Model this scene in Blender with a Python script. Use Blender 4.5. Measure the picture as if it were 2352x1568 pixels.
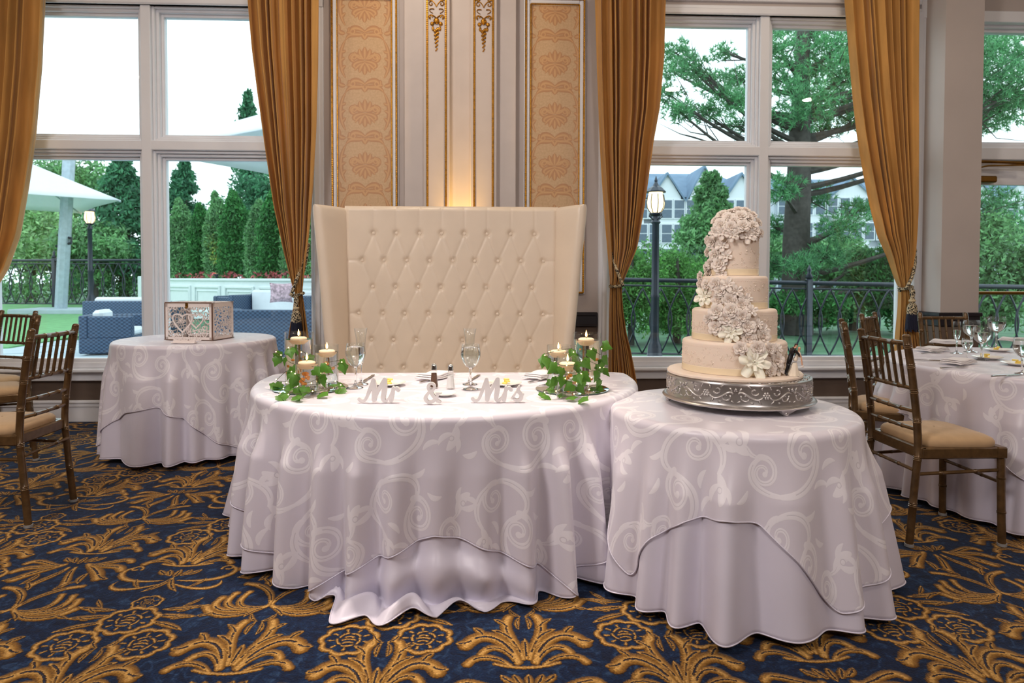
import bpy, math, random
import numpy as np
from mathutils import Matrix, Vector

for o in list(bpy.data.objects):
    bpy.data.objects.remove(o)
SC = bpy.context.scene
COL = SC.collection
PI = math.pi
rng = np.random.default_rng(7)
random.seed(7)

# ------------------------------------------------------------------ camera, sky, lights, exposure
F, CX, CY, CAMZ = 1475.0, 1176.0, 678.0, 1.25
_yaw, _pit, _rol = math.radians(2.2), math.radians(1.48), math.radians(-0.126)
FWD = np.array([math.sin(_yaw) * math.cos(_pit), math.cos(_yaw) * math.cos(_pit), -math.sin(_pit)])
_r = np.array([math.cos(_yaw), -math.sin(_yaw), 0.0]); _u = np.cross(_r, FWD)
RGT = math.cos(_rol) * _r - math.sin(_rol) * _u
UPV = math.sin(_rol) * _r + math.cos(_rol) * _u
EYE = np.array([0, 0, CAMZ])
cam = bpy.data.cameras.new('camera')
cam.sensor_width = 36; cam.lens = 36 * F / 2352; cam.shift_y = (CY - 784) / 2352
cam.clip_end = 500
cam.dof.use_dof = True; cam.dof.focus_distance = 2.9; cam.dof.aperture_fstop = 4.5
camo = bpy.data.objects.new('camera', cam); COL.objects.link(camo)
camo.matrix_world = Matrix(((RGT[0], UPV[0], -FWD[0], 0), (RGT[1], UPV[1], -FWD[1], 0), (RGT[2], UPV[2], -FWD[2], CAMZ), (0, 0, 0, 1)))
SC.camera = camo

world = bpy.data.worlds.new('dusk_sky'); SC.world = world
world.use_nodes = True
bg = world.node_tree.nodes['Background']
bg.inputs[0].default_value = (0.80, 0.93, 1.0, 1); bg.inputs[1].default_value = 2.2

vs = SC.view_settings
vs.view_transform = 'Standard'; vs.look = 'None'; vs.gamma = 1; vs.use_curve_mapping = False
vs.exposure = 0.0


def light(name, kind, loc, target, energy, color, **kw):
    l = bpy.data.lights.new(name, kind); l.energy = energy; l.color = color
    for k, v in kw.items():
        setattr(l, k, v)
    o = bpy.data.objects.new(name, l); COL.objects.link(o); o.location = loc
    d = Vector(target) - Vector(loc)
    o.rotation_euler = d.to_track_quat('-Z', 'Y').to_euler()
    return o


# added off-camera fill lights, standing in for the ballroom's unseen general lighting
light('ballroom_fill', 'AREA', (-2.7, 0.5, 3.7), (-0.1, 2.7, 0.45), 92, (1.0, 0.92, 0.89), shape='RECTANGLE', size=0.9, size_y=0.9)
light('ballroom_fill', 'AREA', (1.7, -2.0, 3.9), (1.2, 2.8, 0.4), 70, (1.0, 0.92, 0.89), shape='RECTANGLE', size=1.0, size_y=1.0)
# recessed ceiling downlights
for i, (x, y) in enumerate(((-5.6, 1.2), (-2.9, 3.6), (-3.0, 0.6), (-0.6, 4.5), (2.5, 4.15), (3.1, 0.9), (5.6, 3.2), (5.7, 0.4))):
    light('ceiling_downlight', 'AREA', (x, y, 4.43), (x, y, 0), 17, (1.0, 0.82, 0.62), shape='DISK', size=0.24)
# spot lamps over the sweetheart table and the cake
light('table_spot', 'SPOT', (-0.2, 3.05, 4.3), (-0.2, 2.93, 0.72), 560, (1.0, 0.86, 0.72), spot_size=math.radians(34), spot_blend=0.8, shadow_soft_size=0.07)
light('cake_spot', 'SPOT', (0.3, 1.2, 4.3), (1.05, 2.7, 0.9), 95, (1.0, 0.85, 0.70), spot_size=math.radians(30), spot_blend=0.9, shadow_soft_size=0.1)
# amber uplights standing on the floor: one behind the loveseat, one behind each chair group / curtain
light('amber_uplight', 'SPOT', (-0.237, 5.46, 1.15), (-0.237, 5.68, 2.4), 150, (1.0, 0.56, 0.12), spot_size=math.radians(50), spot_blend=1.0, shadow_soft_size=0.03)
for x, tx in ((-4.25, -3.95), (-1.9, -1.95), (1.75, 1.45), (3.0, 3.3)):
    light('amber_uplight', 'SPOT', (x, 5.15, 0.15), (tx, 5.5, 3.4), 40, (1.0, 0.45, 0.12), spot_size=math.radians(34), spot_blend=1.0, shadow_soft_size=0.05)


# ------------------------------------------------------------------ helpers
def ray(px, py):
    return (px - CX) / F * RGT - (py - CY) / F * UPV + FWD


def G(px, py, z=0.0):          # the point of the level z that is seen there
    d = ray(px, py); return EYE + d * ((z - CAMZ) / d[2])


def WY(px, py, Y):             # the point of the upright plane y = Y that is seen there
    d = ray(px, py); return EYE + d * (Y / d[1])


def lin(c):
    out = []
    for v in c[:3]:
        v = v / 255.0
        out.append(v / 12.92 if v <= 0.04045 else ((v + 0.055) / 1.055) ** 2.4)
    return (*out, 1.0)


def tag(o, label=None, cat=None, group=None, kind=None):
    if label: o['label'] = label
    if cat: o['category'] = cat
    if group: o['group'] = group
    if kind: o['kind'] = kind
    return o


def thing(name, label, cat, loc=(0, 0, 0), rz=0.0, group=None):
    o = bpy.data.objects.new(name, None); COL.objects.link(o)
    o.empty_display_size = 0.05
    o.location = loc; o.rotation_euler = (0, 0, rz)
    return tag(o, label, cat, group)


def link(name, me, parent=None, loc=None, rot=None, scale=None):
    o = bpy.data.objects.new(name, me); COL.objects.link(o)
    if parent is not None: o.parent = parent
    if loc is not None: o.location = loc
    if rot is not None: o.rotation_euler = rot
    if scale is not None: o.scale = scale
    return o


def dup(root, loc=None, rz=None, label=None, group=None, cat=None):
    r = root.copy(); COL.objects.link(r)
    if loc is not None: r.location = loc
    if rz is not None: r.rotation_euler = (0, 0, rz)
    if label: r['label'] = label
    if group: r['group'] = group
    if cat: r['category'] = cat
    for ch in list(root.children):
        c = ch.copy(); COL.objects.link(c); c.parent = r
        for g in list(ch.children):
            d = g.copy(); COL.objects.link(d); d.parent = c
    return r


class MB:
    """collects shapes and links them as one mesh"""
    def __init__(s):
        s.v = []; s.f = []; s.n = 0; s.uv = []; s.m = []

    def add(s, v, f, uv=None, mi=0):
        v = np.asarray(v, float).reshape(-1, 3)
        s.v.append(v)
        s.f += [tuple(i + s.n for i in q) for q in f]
        s.m += [mi] * len(f)
        s.uv.append(np.zeros((len(v), 2)) if uv is None else np.asarray(uv, float))
        s.n += len(v)
        return s

    def box(s, lo, hi, rz=0.0, piv=None, mi=0, bev=0.0):
        x0, y0, z0 = lo; x1, y1, z1 = hi
        if bev > 0:
            b = min(bev, abs(x1 - x0) / 2.1, abs(y1 - y0) / 2.1, abs(z1 - z0) / 2.1)
            v = []
            for sx in (0, 1):
                for sy in (0, 1):
                    for sz in (0, 1):
                        p = (x1 if sx else x0, y1 if sy else y0, z1 if sz else z0)
                        d = (-b if sx else b, -b if sy else b, -b if sz else b)
                        v += [(p[0], p[1] + d[1], p[2] + d[2]), (p[0] + d[0], p[1], p[2] + d[2]), (p[0] + d[0], p[1] + d[1], p[2])]
            I = lambda sx, sy, sz, k: (sx * 4 + sy * 2 + sz) * 3 + k
            f = []
            for a in (0, 1):
                q = [I(a, 0, 0, 0), I(a, 1, 0, 0), I(a, 1, 1, 0), I(a, 0, 1, 0)]; f.append(q if a else q[::-1])
                q = [I(0, a, 0, 1), I(0, a, 1, 1), I(1, a, 1, 1), I(1, a, 0, 1)]; f.append(q if a else q[::-1])
                q = [I(0, 0, a, 2), I(1, 0, a, 2), I(1, 1, a, 2), I(0, 1, a, 2)]; f.append(q if a else q[::-1])
            for a in (0, 1):
                for b2 in (0, 1):
                    f.append([I(a, b2, 0, 0), I(a, b2, 1, 0), I(a, b2, 1, 1), I(a, b2, 0, 1)])
                    f.append([I(a, 0, b2, 0), I(a, 1, b2, 0), I(a, 1, b2, 2), I(a, 0, b2, 2)])
                    f.append([I(0, a, b2, 1), I(1, a, b2, 1), I(1, a, b2, 2), I(0, a, b2, 2)])
                    for c in (0, 1):
                        f.append([I(a, b2, c, 0), I(a, b2, c, 1), I(a, b2, c, 2)])
        else:
            v = [(x, y, z) for x in (x0, x1) for y in (y0, y1) for z in (z0, z1)]
            f = [(0, 1, 3, 2), (4, 6, 7, 5), (0, 4, 5, 1), (2, 3, 7, 6), (0, 2, 6, 4), (1, 5, 7, 3)]
        v = np.array(v, float)
        if rz:
            c, sn = math.cos(rz), math.sin(rz)
            px, py = piv if piv else ((x0 + x1) / 2, (y0 + y1) / 2)
            X = v[:, 0] - px; Y = v[:, 1] - py
            v[:, 0] = px + c * X - sn * Y; v[:, 1] = py + sn * X + c * Y
        return s.add(v, f, mi=mi)

    def tube(s, path, r, n=8, cap=True, mi=0, flat=1.0):
        P = np.asarray(path, float); m = len(P)
        R = np.full(m, r, float) if np.isscalar(r) else np.asarray(r, float)
        T = np.gradient(P, axis=0); T /= np.linalg.norm(T, axis=1)[:, None] + 1e-12
        ref = np.array([0, 0, 1.0]) if abs(T[0][2]) < 0.9 else np.array([0, 1.0, 0])
        a = np.cross(T[0], ref); a /= np.linalg.norm(a)
        ang = np.arange(n) * 2 * PI / n
        v = np.zeros((m, n, 3))
        for i in range(m):
            a = a - T[i] * (a @ T[i]); a /= np.linalg.norm(a) + 1e-12
            b = np.cross(T[i], a)
            v[i] = P[i] + R[i] * (np.cos(ang)[:, None] * a + flat * np.sin(ang)[:, None] * b)
        f = [(i * n + j, i * n + (j + 1) % n, (i + 1) * n + (j + 1) % n, (i + 1) * n + j) for i in range(m - 1) for j in range(n)]
        if cap:
            f.append(tuple(range(n))[::-1]); f.append(tuple((m - 1) * n + j for j in range(n)))
        return s.add(v.reshape(-1, 3), f, mi=mi)

    def lathe(s, prof, n=24, c=(0, 0, 0), mi=0, capb=False, capt=False):
        P = np.asarray(prof, float); m = len(P)
        ang = np.arange(n) * 2 * PI / n
        v = np.stack([np.outer(P[:, 0], np.cos(ang)) + c[0], np.outer(P[:, 0], np.sin(ang)) + c[1], np.repeat(P[:, 1:2], n, 1) + c[2]], -1)
        f = [(i * n + j, i * n + (j + 1) % n, (i + 1) * n + (j + 1) % n, (i + 1) * n + j) for i in range(m - 1) for j in range(n)]
        if capb: f.append(tuple(range(n))[::-1])
        if capt: f.append(tuple((m - 1) * n + j for j in range(n)))
        return s.add(v.reshape(-1, 3), f, mi=mi)

    def ball(s, c, r, n=10, m=6, sc=(1, 1, 1), mi=0):
        t = np.linspace(0, PI, m + 1)
        prof = [(max(1e-5, r * math.sin(a)), -r * math.cos(a)) for a in t]
        k = len(s.v); s.lathe(prof, n, mi=mi)
        s.v[k] = s.v[k] * np.array(sc) + np.array(c)
        return s

    def grid(s, V, closed=False, uv=None, mi=0):
        V = np.asarray(V, float); a, b = V.shape[:2]
        f = []
        for i in range(a - 1):
            for j in range(b if closed else b - 1):
                k = (j + 1) % b
                f.append((i * b + j, i * b + k, (i + 1) * b + k, (i + 1) * b + j))
        return s.add(V.reshape(-1, 3), f, None if uv is None else np.asarray(uv).reshape(-1, 2), mi)

    def mesh(s, name, mat, smooth=True, uv=False, auto=None):
        v = np.concatenate(s.v) if s.v else np.zeros((0, 3))
        me = bpy.data.meshes.new(name)
        me.from_pydata(v.tolist(), [], s.f)
        for m in (mat if isinstance(mat, (list, tuple)) else [mat]):
            me.materials.append(m)
        if any(s.m): me.polygons.foreach_set('material_index', s.m)
        if uv:
            L = me.uv_layers.new(name='UVMap')
            U = np.concatenate(s.uv)
            idx = np.empty(len(me.loops), int); me.loops.foreach_get('vertex_index', idx)
            L.data.foreach_set('uv', U[idx].astype(np.float32).ravel())
        if smooth:
            me.polygons.foreach_set('use_smooth', [True] * len(me.polygons))
            if auto is not None:
                me.set_sharp_from_angle(angle=math.radians(auto))
        me.update()
        return me

    def build(s, name, mat, parent=None, smooth=True, uv=False, auto=40, loc=None, rot=None, kind=None):
        o = link(name, s.mesh(name, mat, smooth, uv, auto), parent, loc, rot)
        if kind: o['kind'] = kind
        return o


# ------------------------------------------------------------------ materials
def nodes(name):
    m = bpy.data.materials.new(name); m.use_nodes = True
    nt = m.node_tree
    return m, nt, nt.nodes['Principled BSDF']


def N(nt, typ, **kw):
    n = nt.nodes.new(typ)
    for k, v in kw.items():
        if isinstance(k, str) and hasattr(n, k): setattr(n, k, v)
    return n


def mixcol(nt, fac, a, b, blend='MIX'):
    n = nt.nodes.new('ShaderNodeMix'); n.data_type = 'RGBA'; n.blend_type = blend
    for sock, val in ((n.inputs[0], fac), (n.inputs[6], a), (n.inputs[7], b)):
        if hasattr(val, 'is_linked') or hasattr(val, 'links'): nt.links.new(val, sock)
        else: sock.default_value = val
    return n.outputs[2]


def ramp(nt, fac, stops):
    n = nt.nodes.new('ShaderNodeValToRGB'); e = n.color_ramp.elements
    while len(e) < len(stops): e.new(0.5)
    for k, (p, c) in zip(e, stops):
        k.position = p; k.color = c
    nt.links.new(fac, n.inputs[0])
    return n.outputs[0]


def mat(name, col, rough=0.5, metal=0.0, var=0.12, scale=8.0, bump=0.0, bscale=150.0, spec=0.5, sheen=0.0, coat=0.0, sss=0.0,
        emit=None, trans=0.0, stretch=(1, 1, 1), island=0.0):
    m, nt, b = nodes(name)
    c = lin(col)
    tc = N(nt, 'ShaderNodeTexCoord')
    mp = N(nt, 'ShaderNodeMapping'); mp.inputs[3].default_value = stretch
    nt.links.new(tc.outputs['Object'], mp.inputs[0])
    nz = N(nt, 'ShaderNodeTexNoise'); nz.inputs['Scale'].default_value = scale; nz.inputs['Detail'].default_value = 4
    nt.links.new(mp.outputs[0], nz.inputs['Vector'])
    lo = tuple(v * (1 - var) for v in c[:3]) + (1,); hi = tuple(min(1, v * (1 + var)) for v in c[:3]) + (1,)
    out = ramp(nt, nz.outputs[0], ((0.3, lo), (0.7, hi)))
    if island:
        g = N(nt, 'ShaderNodeNewGeometry')
        dark = tuple(v * (1 - island) for v in (1, 1, 1)) + (1,); lite = (1 + island * 0.8, 1 + island * 0.9, 1 + island * 0.3, 1)
        out = mixcol(nt, 1.0, out, ramp(nt, g.outputs['Random Per Island'], ((0, dark), (1, lite))), 'MULTIPLY')
    nt.links.new(out, b.inputs['Base Color'])
    b.inputs['Roughness'].default_value = rough; b.inputs['Metallic'].default_value = metal
    b.inputs['Specular IOR Level'].default_value = spec
    if sheen: b.inputs['Sheen Weight'].default_value = sheen; b.inputs['Sheen Roughness'].default_value = 0.4
    if coat: b.inputs['Coat Weight'].default_value = coat; b.inputs['Coat Roughness'].default_value = 0.1
    if sss:
        b.inputs['Subsurface Weight'].default_value = sss; b.inputs['Subsurface Radius'].default_value = (0.02, 0.012, 0.008)
        b.inputs['Subsurface Scale'].default_value = 1.0
    if emit:
        b.inputs['Emission Color'].default_value = lin(emit[0]); b.inputs['Emission Strength'].default_value = emit[1]
    if trans:
        t = N(nt, 'ShaderNodeBsdfTranslucent'); nt.links.new(out, t.inputs[0])
        mx = N(nt, 'ShaderNodeMixShader'); mx.inputs[0].default_value = trans
        nt.links.new(b.outputs[0], mx.inputs[1]); nt.links.new(t.outputs[0], mx.inputs[2])
        nt.links.new(mx.outputs[0], nt.nodes['Material Output'].inputs[0])
    if bump:
        n2 = N(nt, 'ShaderNodeTexNoise'); n2.inputs['Scale'].default_value = bscale; n2.inputs['Detail'].default_value = 3
        nt.links.new(mp.outputs[0], n2.inputs['Vector'])
        bp = N(nt, 'ShaderNodeBump'); bp.inputs['Strength'].default_value = bump; bp.inputs['Distance'].default_value = 0.003
        nt.links.new(n2.outputs[0], bp.inputs['Height']); nt.links.new(bp.outputs[0], b.inputs['Normal'])
    return m


def emitter(name, col, strength):
    m, nt, b = nodes(name)
    b.inputs['Base Color'].default_value = lin(col)
    b.inputs['Emission Color'].default_value = lin(col); b.inputs['Emission Strength'].default_value = strength
    return m


def thin_glass(name, tint=(1, 1, 1, 1), refl=1.0, rough=0.0, ior=1.5):
    m, nt, b = nodes(name); nt.nodes.remove(b)
    t = N(nt, 'ShaderNodeBsdfTransparent'); t.inputs[0].default_value = tint
    g = N(nt, 'ShaderNodeBsdfGlossy'); g.inputs['Roughness'].default_value = rough
    fr = N(nt, 'ShaderNodeFresnel')
    ge = N(nt, 'ShaderNodeNewGeometry')           # the same reflectance from either face of the pane
    mi = N(nt, 'ShaderNodeMapRange'); mi.inputs['To Min'].default_value = ior; mi.inputs['To Max'].default_value = 1 / ior
    nt.links.new(ge.outputs['Backfacing'], mi.inputs['Value']); nt.links.new(mi.outputs[0], fr.inputs[0])
    mul = N(nt, 'ShaderNodeMath', operation='MULTIPLY'); mul.inputs[1].default_value = refl
    nt.links.new(fr.outputs[0], mul.inputs[0])
    mx = N(nt, 'ShaderNodeMixShader')
    nt.links.new(mul.outputs[0], mx.inputs[0]); nt.links.new(t.outputs[0], mx.inputs[1]); nt.links.new(g.outputs[0], mx.inputs[2])
    nt.links.new(mx.outputs[0], nt.nodes['Material Output'].inputs[0])
    return m


def solid_glass(name, ior, tint=(1, 1, 1, 1)):
    m, nt, b = nodes(name); nt.nodes.remove(b)
    g = N(nt, 'ShaderNodeBsdfGlass'); g.inputs['IOR'].default_value = ior; g.inputs[0].default_value = tint
    g.inputs['Roughness'].default_value = 0.0
    nt.links.new(g.outputs[0], nt.nodes['Material Output'].inputs[0])
    return m


# ------------------------------------------------------------------ woven ornament: strokes drawn by code into a height field
class Weave:
    def __init__(s, w, h, wm, hm):
        s.w, s.h, s.wm, s.hm = w, h, wm, hm; s.k = w / wm; s.a = np.zeros((h, w), np.float32)

    def stamp(s, P, R):
        k = s.k
        for (x, y), r in zip(P, R):
            x *= k; y *= k; r *= k
            if r < 0.4: continue
            i0, i1 = int(math.floor(y - r)), int(math.ceil(y + r)) + 1
            j0, j1 = int(math.floor(x - r)), int(math.ceil(x + r)) + 1
            yy, xx = np.mgrid[i0:i1, j0:j1]
            d = ((xx - x) ** 2 + (yy - y) ** 2) / (r * r)
            hgt = np.sqrt(np.clip(1 - d, 0, 1))
            I = np.ix_(np.arange(i0, i1) % s.h, np.arange(j0, j1) % s.w)
            s.a[I] = np.maximum(s.a[I], hgt)

    def cut(s, P, r):
        k = s.k; P = np.asarray(P, float)
        L = np.r_[0, np.cumsum(np.linalg.norm(np.diff(P, axis=0), axis=1))]
        t = np.linspace(0, L[-1], max(4, int(L[-1] * k / 1.2)))
        P = np.stack([np.interp(t, L, P[:, i]) for i in (0, 1)], 1)
        for x, y in P:
            x *= k; y *= k; rr = r * k
            i0, i1 = int(math.floor(y - rr)), int(math.ceil(y + rr)) + 1
            j0, j1 = int(math.floor(x - rr)), int(math.ceil(x + rr)) + 1
            yy, xx = np.mgrid[i0:i1, j0:j1]
            d = ((xx - x) ** 2 + (yy - y) ** 2) / (rr * rr)
            I = np.ix_(np.arange(i0, i1) % s.h, np.arange(j0, j1) % s.w)
            s.a[I] = np.where(d < 1, np.minimum(s.a[I], np.sqrt(np.clip(d, 0, 1)) * 0.35), s.a[I])

    def stroke(s, P, W):
        P = np.asarray(P, float)
        L = np.r_[0, np.cumsum(np.linalg.norm(np.diff(P, axis=0), axis=1))]
        n = max(6, int(L[-1] * s.k / 1.6))
        t = np.linspace(0, L[-1], n)
        Q = np.stack([np.interp(t, L, P[:, i]) for i in (0, 1)], 1)
        s.stamp(Q, np.interp(t, L, W))
        return Q

    def finish(s, name):
        im = bpy.data.images.new(name, s.w, s.h)
        im.colorspace_settings.name = 'Non-Color'
        px = np.ones((s.h, s.w, 4), np.float32); px[..., :3] = s.a[..., None]
        im.pixels.foreach_set(px.ravel()); im.update(); im.pack()
        return im


def bez(*p, n=24):
    p = [np.array(q, float) for q in p]; t = np.linspace(0, 1, n)[:, None]
    if len(p) == 3: return (1 - t) ** 2 * p[0] + 2 * t * (1 - t) * p[1] + t * t * p[2]
    return (1 - t) ** 3 * p[0] + 3 * t * (1 - t) ** 2 * p[1] + 3 * t * t * (1 - t) * p[2] + t ** 3 * p[3]


def spiral(c, r0, r1, a0, a1, n=40):
    a = np.radians(np.linspace(a0, a1, n)); r = np.linspace(r0, r1, n)
    return np.stack([c[0] + r * np.cos(a), c[1] + r * np.sin(a)], 1)


def taper(n, w, p=0.8, tip=0.05):
    t = np.linspace(0, 1, n); return w * (tip + (1 - tip) * np.sin(PI * np.clip(t * 0.92 + 0.06, 0, 1)) ** p)


def mir(P, x):
    Q = np.array(P, float); Q[:, 0] = 2 * x - Q[:, 0]; return Q

def wleaf(W, p0, p1, bend, w, vein=True):
    p0 = np.array(p0, float); p1 = np.array(p1, float); d = p1 - p0; nrm = np.array([-d[1], d[0]])
    B = bez(p0, (p0 + p1) / 2 + nrm * bend, p1)
    W.stroke(B, taper(len(B), w))
    if vein: W.cut(B[3:-4], w * 0.16)


def wacanthus(W, p0, p1, bend, w):
    """a broad leaf with lobed edges"""
    p0 = np.array(p0, float); p1 = np.array(p1, float); d = p1 - p0; nrm = np.array([-d[1], d[0]])
    B = bez(p0, (p0 + p1) / 2 + nrm * bend, p1)
    W.stroke(B, taper(len(B), w * .85))
    l = np.linalg.norm(d)
    for k, t in enumerate((.2, .42, .64)):
        i = int(t * 23); q = B[i]; tg = B[i + 1] - B[i]; tg /= np.linalg.norm(tg); nn = np.array([-tg[1], tg[0]])
        for sg in (-1, 1):
            e = q + nn * sg * w * (1.5 - .25 * k) + tg * w * 1.6
            W.stroke(bez(q, q + nn * sg * w * 1.1, e), taper(24, w * .42))
            W.cut(bez(q + tg * w * .7, q + tg * w * .7 + nn * sg * w * .5, q + nn * sg * w * 1.0 + tg * w * 1.3), w * .10)
    W.cut(B[2:-4], w * 0.17)


def wflower(W, c, r, n=9, rot=0.0):
    t = np.linspace(0, 2 * PI, 160)
    R = r * (.92 + 0.13 * np.abs(np.sin(n * t / 2 + rot)))
    W.stroke(np.stack([c[0] + R * np.cos(t), c[1] + R * np.sin(t) * .92], 1), r * (.10 + .05 * np.abs(np.sin(n * t / 2 + rot))))
    for k in range(n):
        a = 2 * PI * (k + .5) / n + rot * 2 / n
        W.stroke([(c[0] + r * .58 * math.cos(a), c[1] + r * .54 * math.sin(a)), (c[0] + r * .74 * math.cos(a), c[1] + r * .68 * math.sin(a))], [r * .05, r * .085])
    for k in range(5):
        a0 = 360 * k / 5 + 18 + rot * 40
        W.stroke(spiral((c[0], c[1]), r * .45, r * .40, a0, a0 + 52, 10), np.full(10, r * .065))
    for dy, w in ((.20, .15), (.02, .24), (-.17, .17)):
        W.stroke(bez((c[0] - r * w, c[1] + r * (dy - .05)), (c[0], c[1] + r * (dy + .07)), (c[0] + r * w, c[1] + r * (dy - .05))), np.full(24, r * .065))


def carpet_weave():
    tw, th = 0.96, 0.92
    W = Weave(768, 736, tw, th)

    def S(P, wd, x=None):
        P = np.asarray(P, float)
        wd = np.full(len(P), wd) if np.isscalar(wd) else wd
        W.stroke(P, wd)
        if x is not None: W.stroke(mir(P, x), wd)

    def leaf(p0, p1, b, w, x=None):
        wleaf(W, p0, p1, b, w)
        if x is not None: wleaf(W, (2 * x - p0[0], p0[1]), (2 * x - p1[0], p1[1]), -b, w)

    def acan(p0, p1, b, w, x=None):
        wacanthus(W, p0, p1, b, w)
        if x is not None: wacanthus(W, (2 * x - p0[0], p0[1]), (2 * x - p1[0], p1[1]), -b, w)

    def curl(x, p0, p1, p2, p3, w, bulb=1.25, line=True):
        """a plump stroke that ends in a bud, and its mirror image"""
        B_ = bez(p0, p1, p2, p3); t = np.linspace(0, 1, 24)
        wd = w * (.30 + .70 * np.sin(PI * (.08 + .62 * t)) ** .9)
        for f in (lambda q: np.asarray(q, float), lambda q: mir(q, x)):
            Q = f(B_); W.stroke(Q, wd); W.stamp([Q[-1]], [w * bulb * .8])
            if line: W.cut(Q[3:-5], w * .13)

    def vase_top(cx, y, k=1.0):           # the crown of curling leaves standing in a small urn
        for yy, ww in ((0.0, 0.105),):
            S(bez((cx - ww, y + yy + 0.012), (cx, y + yy - 0.035), (cx + ww, y + yy + 0.012)), 0.010)
        for gx in (-.085, -.045, 0, .045, .085):          # the fluted bowl of the urn
            leaf((cx + gx, y - .05), (cx + gx * .45, y - .115 + abs(gx) * .25), gx * 2.0, .017)
        p = lambda x, yy: (cx + x * k, y + yy * k)
        leaf(p(0, .04), p(0, .17), 0, .020)
        curl(cx, p(-.012, .04), p(-.03, .16), p(-.10, .22), p(-.055, .335), .024, .5)
        leaf(p(-.045, .16), p(-.125, .235), -.2, .020, cx); leaf(p(-.062, .25), p(-.118, .315), -.2, .016, cx)
        leaf(p(-.03, .10), p(-.10, .155), -.2, .017, cx); leaf(p(-.02, .24), p(-.012, .33), .2, .012, cx)
        leaf(p(-.01, .335), p(-.05, .395), .3, .012, cx)
        curl(cx, p(-.03, .02), p(-.07, .20), p(-.18, .24), p(-.225, .13), .034, 1.05)
        curl(cx, p(-.035, .01), p(-.07, .13), p(-.14, .14), p(-.165, .075), .020, 1.2)
        curl(cx, p(-.06, .00), p(-.12, .07), p(-.19, .07), p(-.215, .015), .020, 1.3)
        leaf(p(-.20, .17), p(-.262, .15), .3, .022, cx); leaf(p(-.16, .20), p(-.20, .255), -.2, .018, cx)

    # bouquet A at x = 0.24, fleur B at x = 0.72
    A, B, a = 0.24, 0.72, 0.29
    wflower(W, (A, .755 + a), 0.094, 9)
    wflower(W, (A - .128, 0.60 + a), 0.092, 9, .3); wflower(W, (A + .128, 0.60 + a), 0.092, 9, -.3)
    wflower(W, (A, 0.885 + a), 0.052, 7)
    for k, (dy, b, w) in enumerate(((.83, .1, .018), (.79, .05, .020), (.74, -.1, .018))):
        leaf((A - .09, dy + a), (A - .245 + k * .01, dy + .03 - k * .045 + a), b, w, A)
        leaf((A - .15, dy + .02 + a), (A - .20, dy + .085 - k * .02 + a), .1, .012, A)
    vase_top(A, 0.29 + a, .86)
    S(bez((A - .03, .145 + a), (A - .24, .11 + a), (A - .27, .25 + a), (A - .20, .27 + a)), taper(24, .017), A)
    S(spiral((A - .195, .255 + a), .028, .010, -20, 300), .008, A)
    S(bez((A - .02, .12 + a), (A - .16, .03 + a), (A - .24, .08 + a), (A - .21, .14 + a)), taper(24, .014), A)
    leaf((A, .17 + a), (A - .07, .05 + a), .2, .016, A); leaf((A - .1, .09 + a), (A - .14, .16 + a), .2, .013, A)
    # fleur B, with the plumes above and acanthus below
    vase_top(B, 0.72, .9)
    for q in ((.17, .46, .03), (.225, .535, .026), (.225, .615, .022)):
        curl(B, (B - .05, .60), (B - .09, .56), (B - q[0] + .03, q[1] + .07), (B - q[0], q[1]), q[2], 1.1)
    leaf((B - .15, .50), (B - .215, .455), .2, .018, B); leaf((B - .10, .51), (B - .115, .42), .2, .018, B)
    curl(B, (B - .015, .57), (B - .02, .49), (B - .06, .46), (B - .065, .40), .020, 1.0)
    for r1, (tx, ty), w in ((.10, (-.205, 1.20), .020), (.07, (-.165, 1.235), .018), (.04, (-.115, 1.245), .016)):
        curl(B, (B - .008, 1.13), (B - .05, 1.13 - .4 * r1), (B + tx - .05, 1.13 - .6 * r1), (B + tx, ty), w, 1.35)
    curl(B, (B - .005, 1.15), (B - .01, 1.22), (B - .06, 1.30), (B - .15, 1.315), .018, 1.2)
    curl(B, (B - .005, 1.14), (B - .09, 1.03), (B - .20, 1.06), (B - .235, 1.13), .022, 1.3)
    leaf((B - .015, 1.12), (B - .07, 1.055), -.2, .014, B)
    leaf((B - .05, 1.29), (B - .10, 1.36), -.2, .014, B); leaf((B - .20, 1.09), (B - .245, 1.07), .2, .014, B)
    return W


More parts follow.
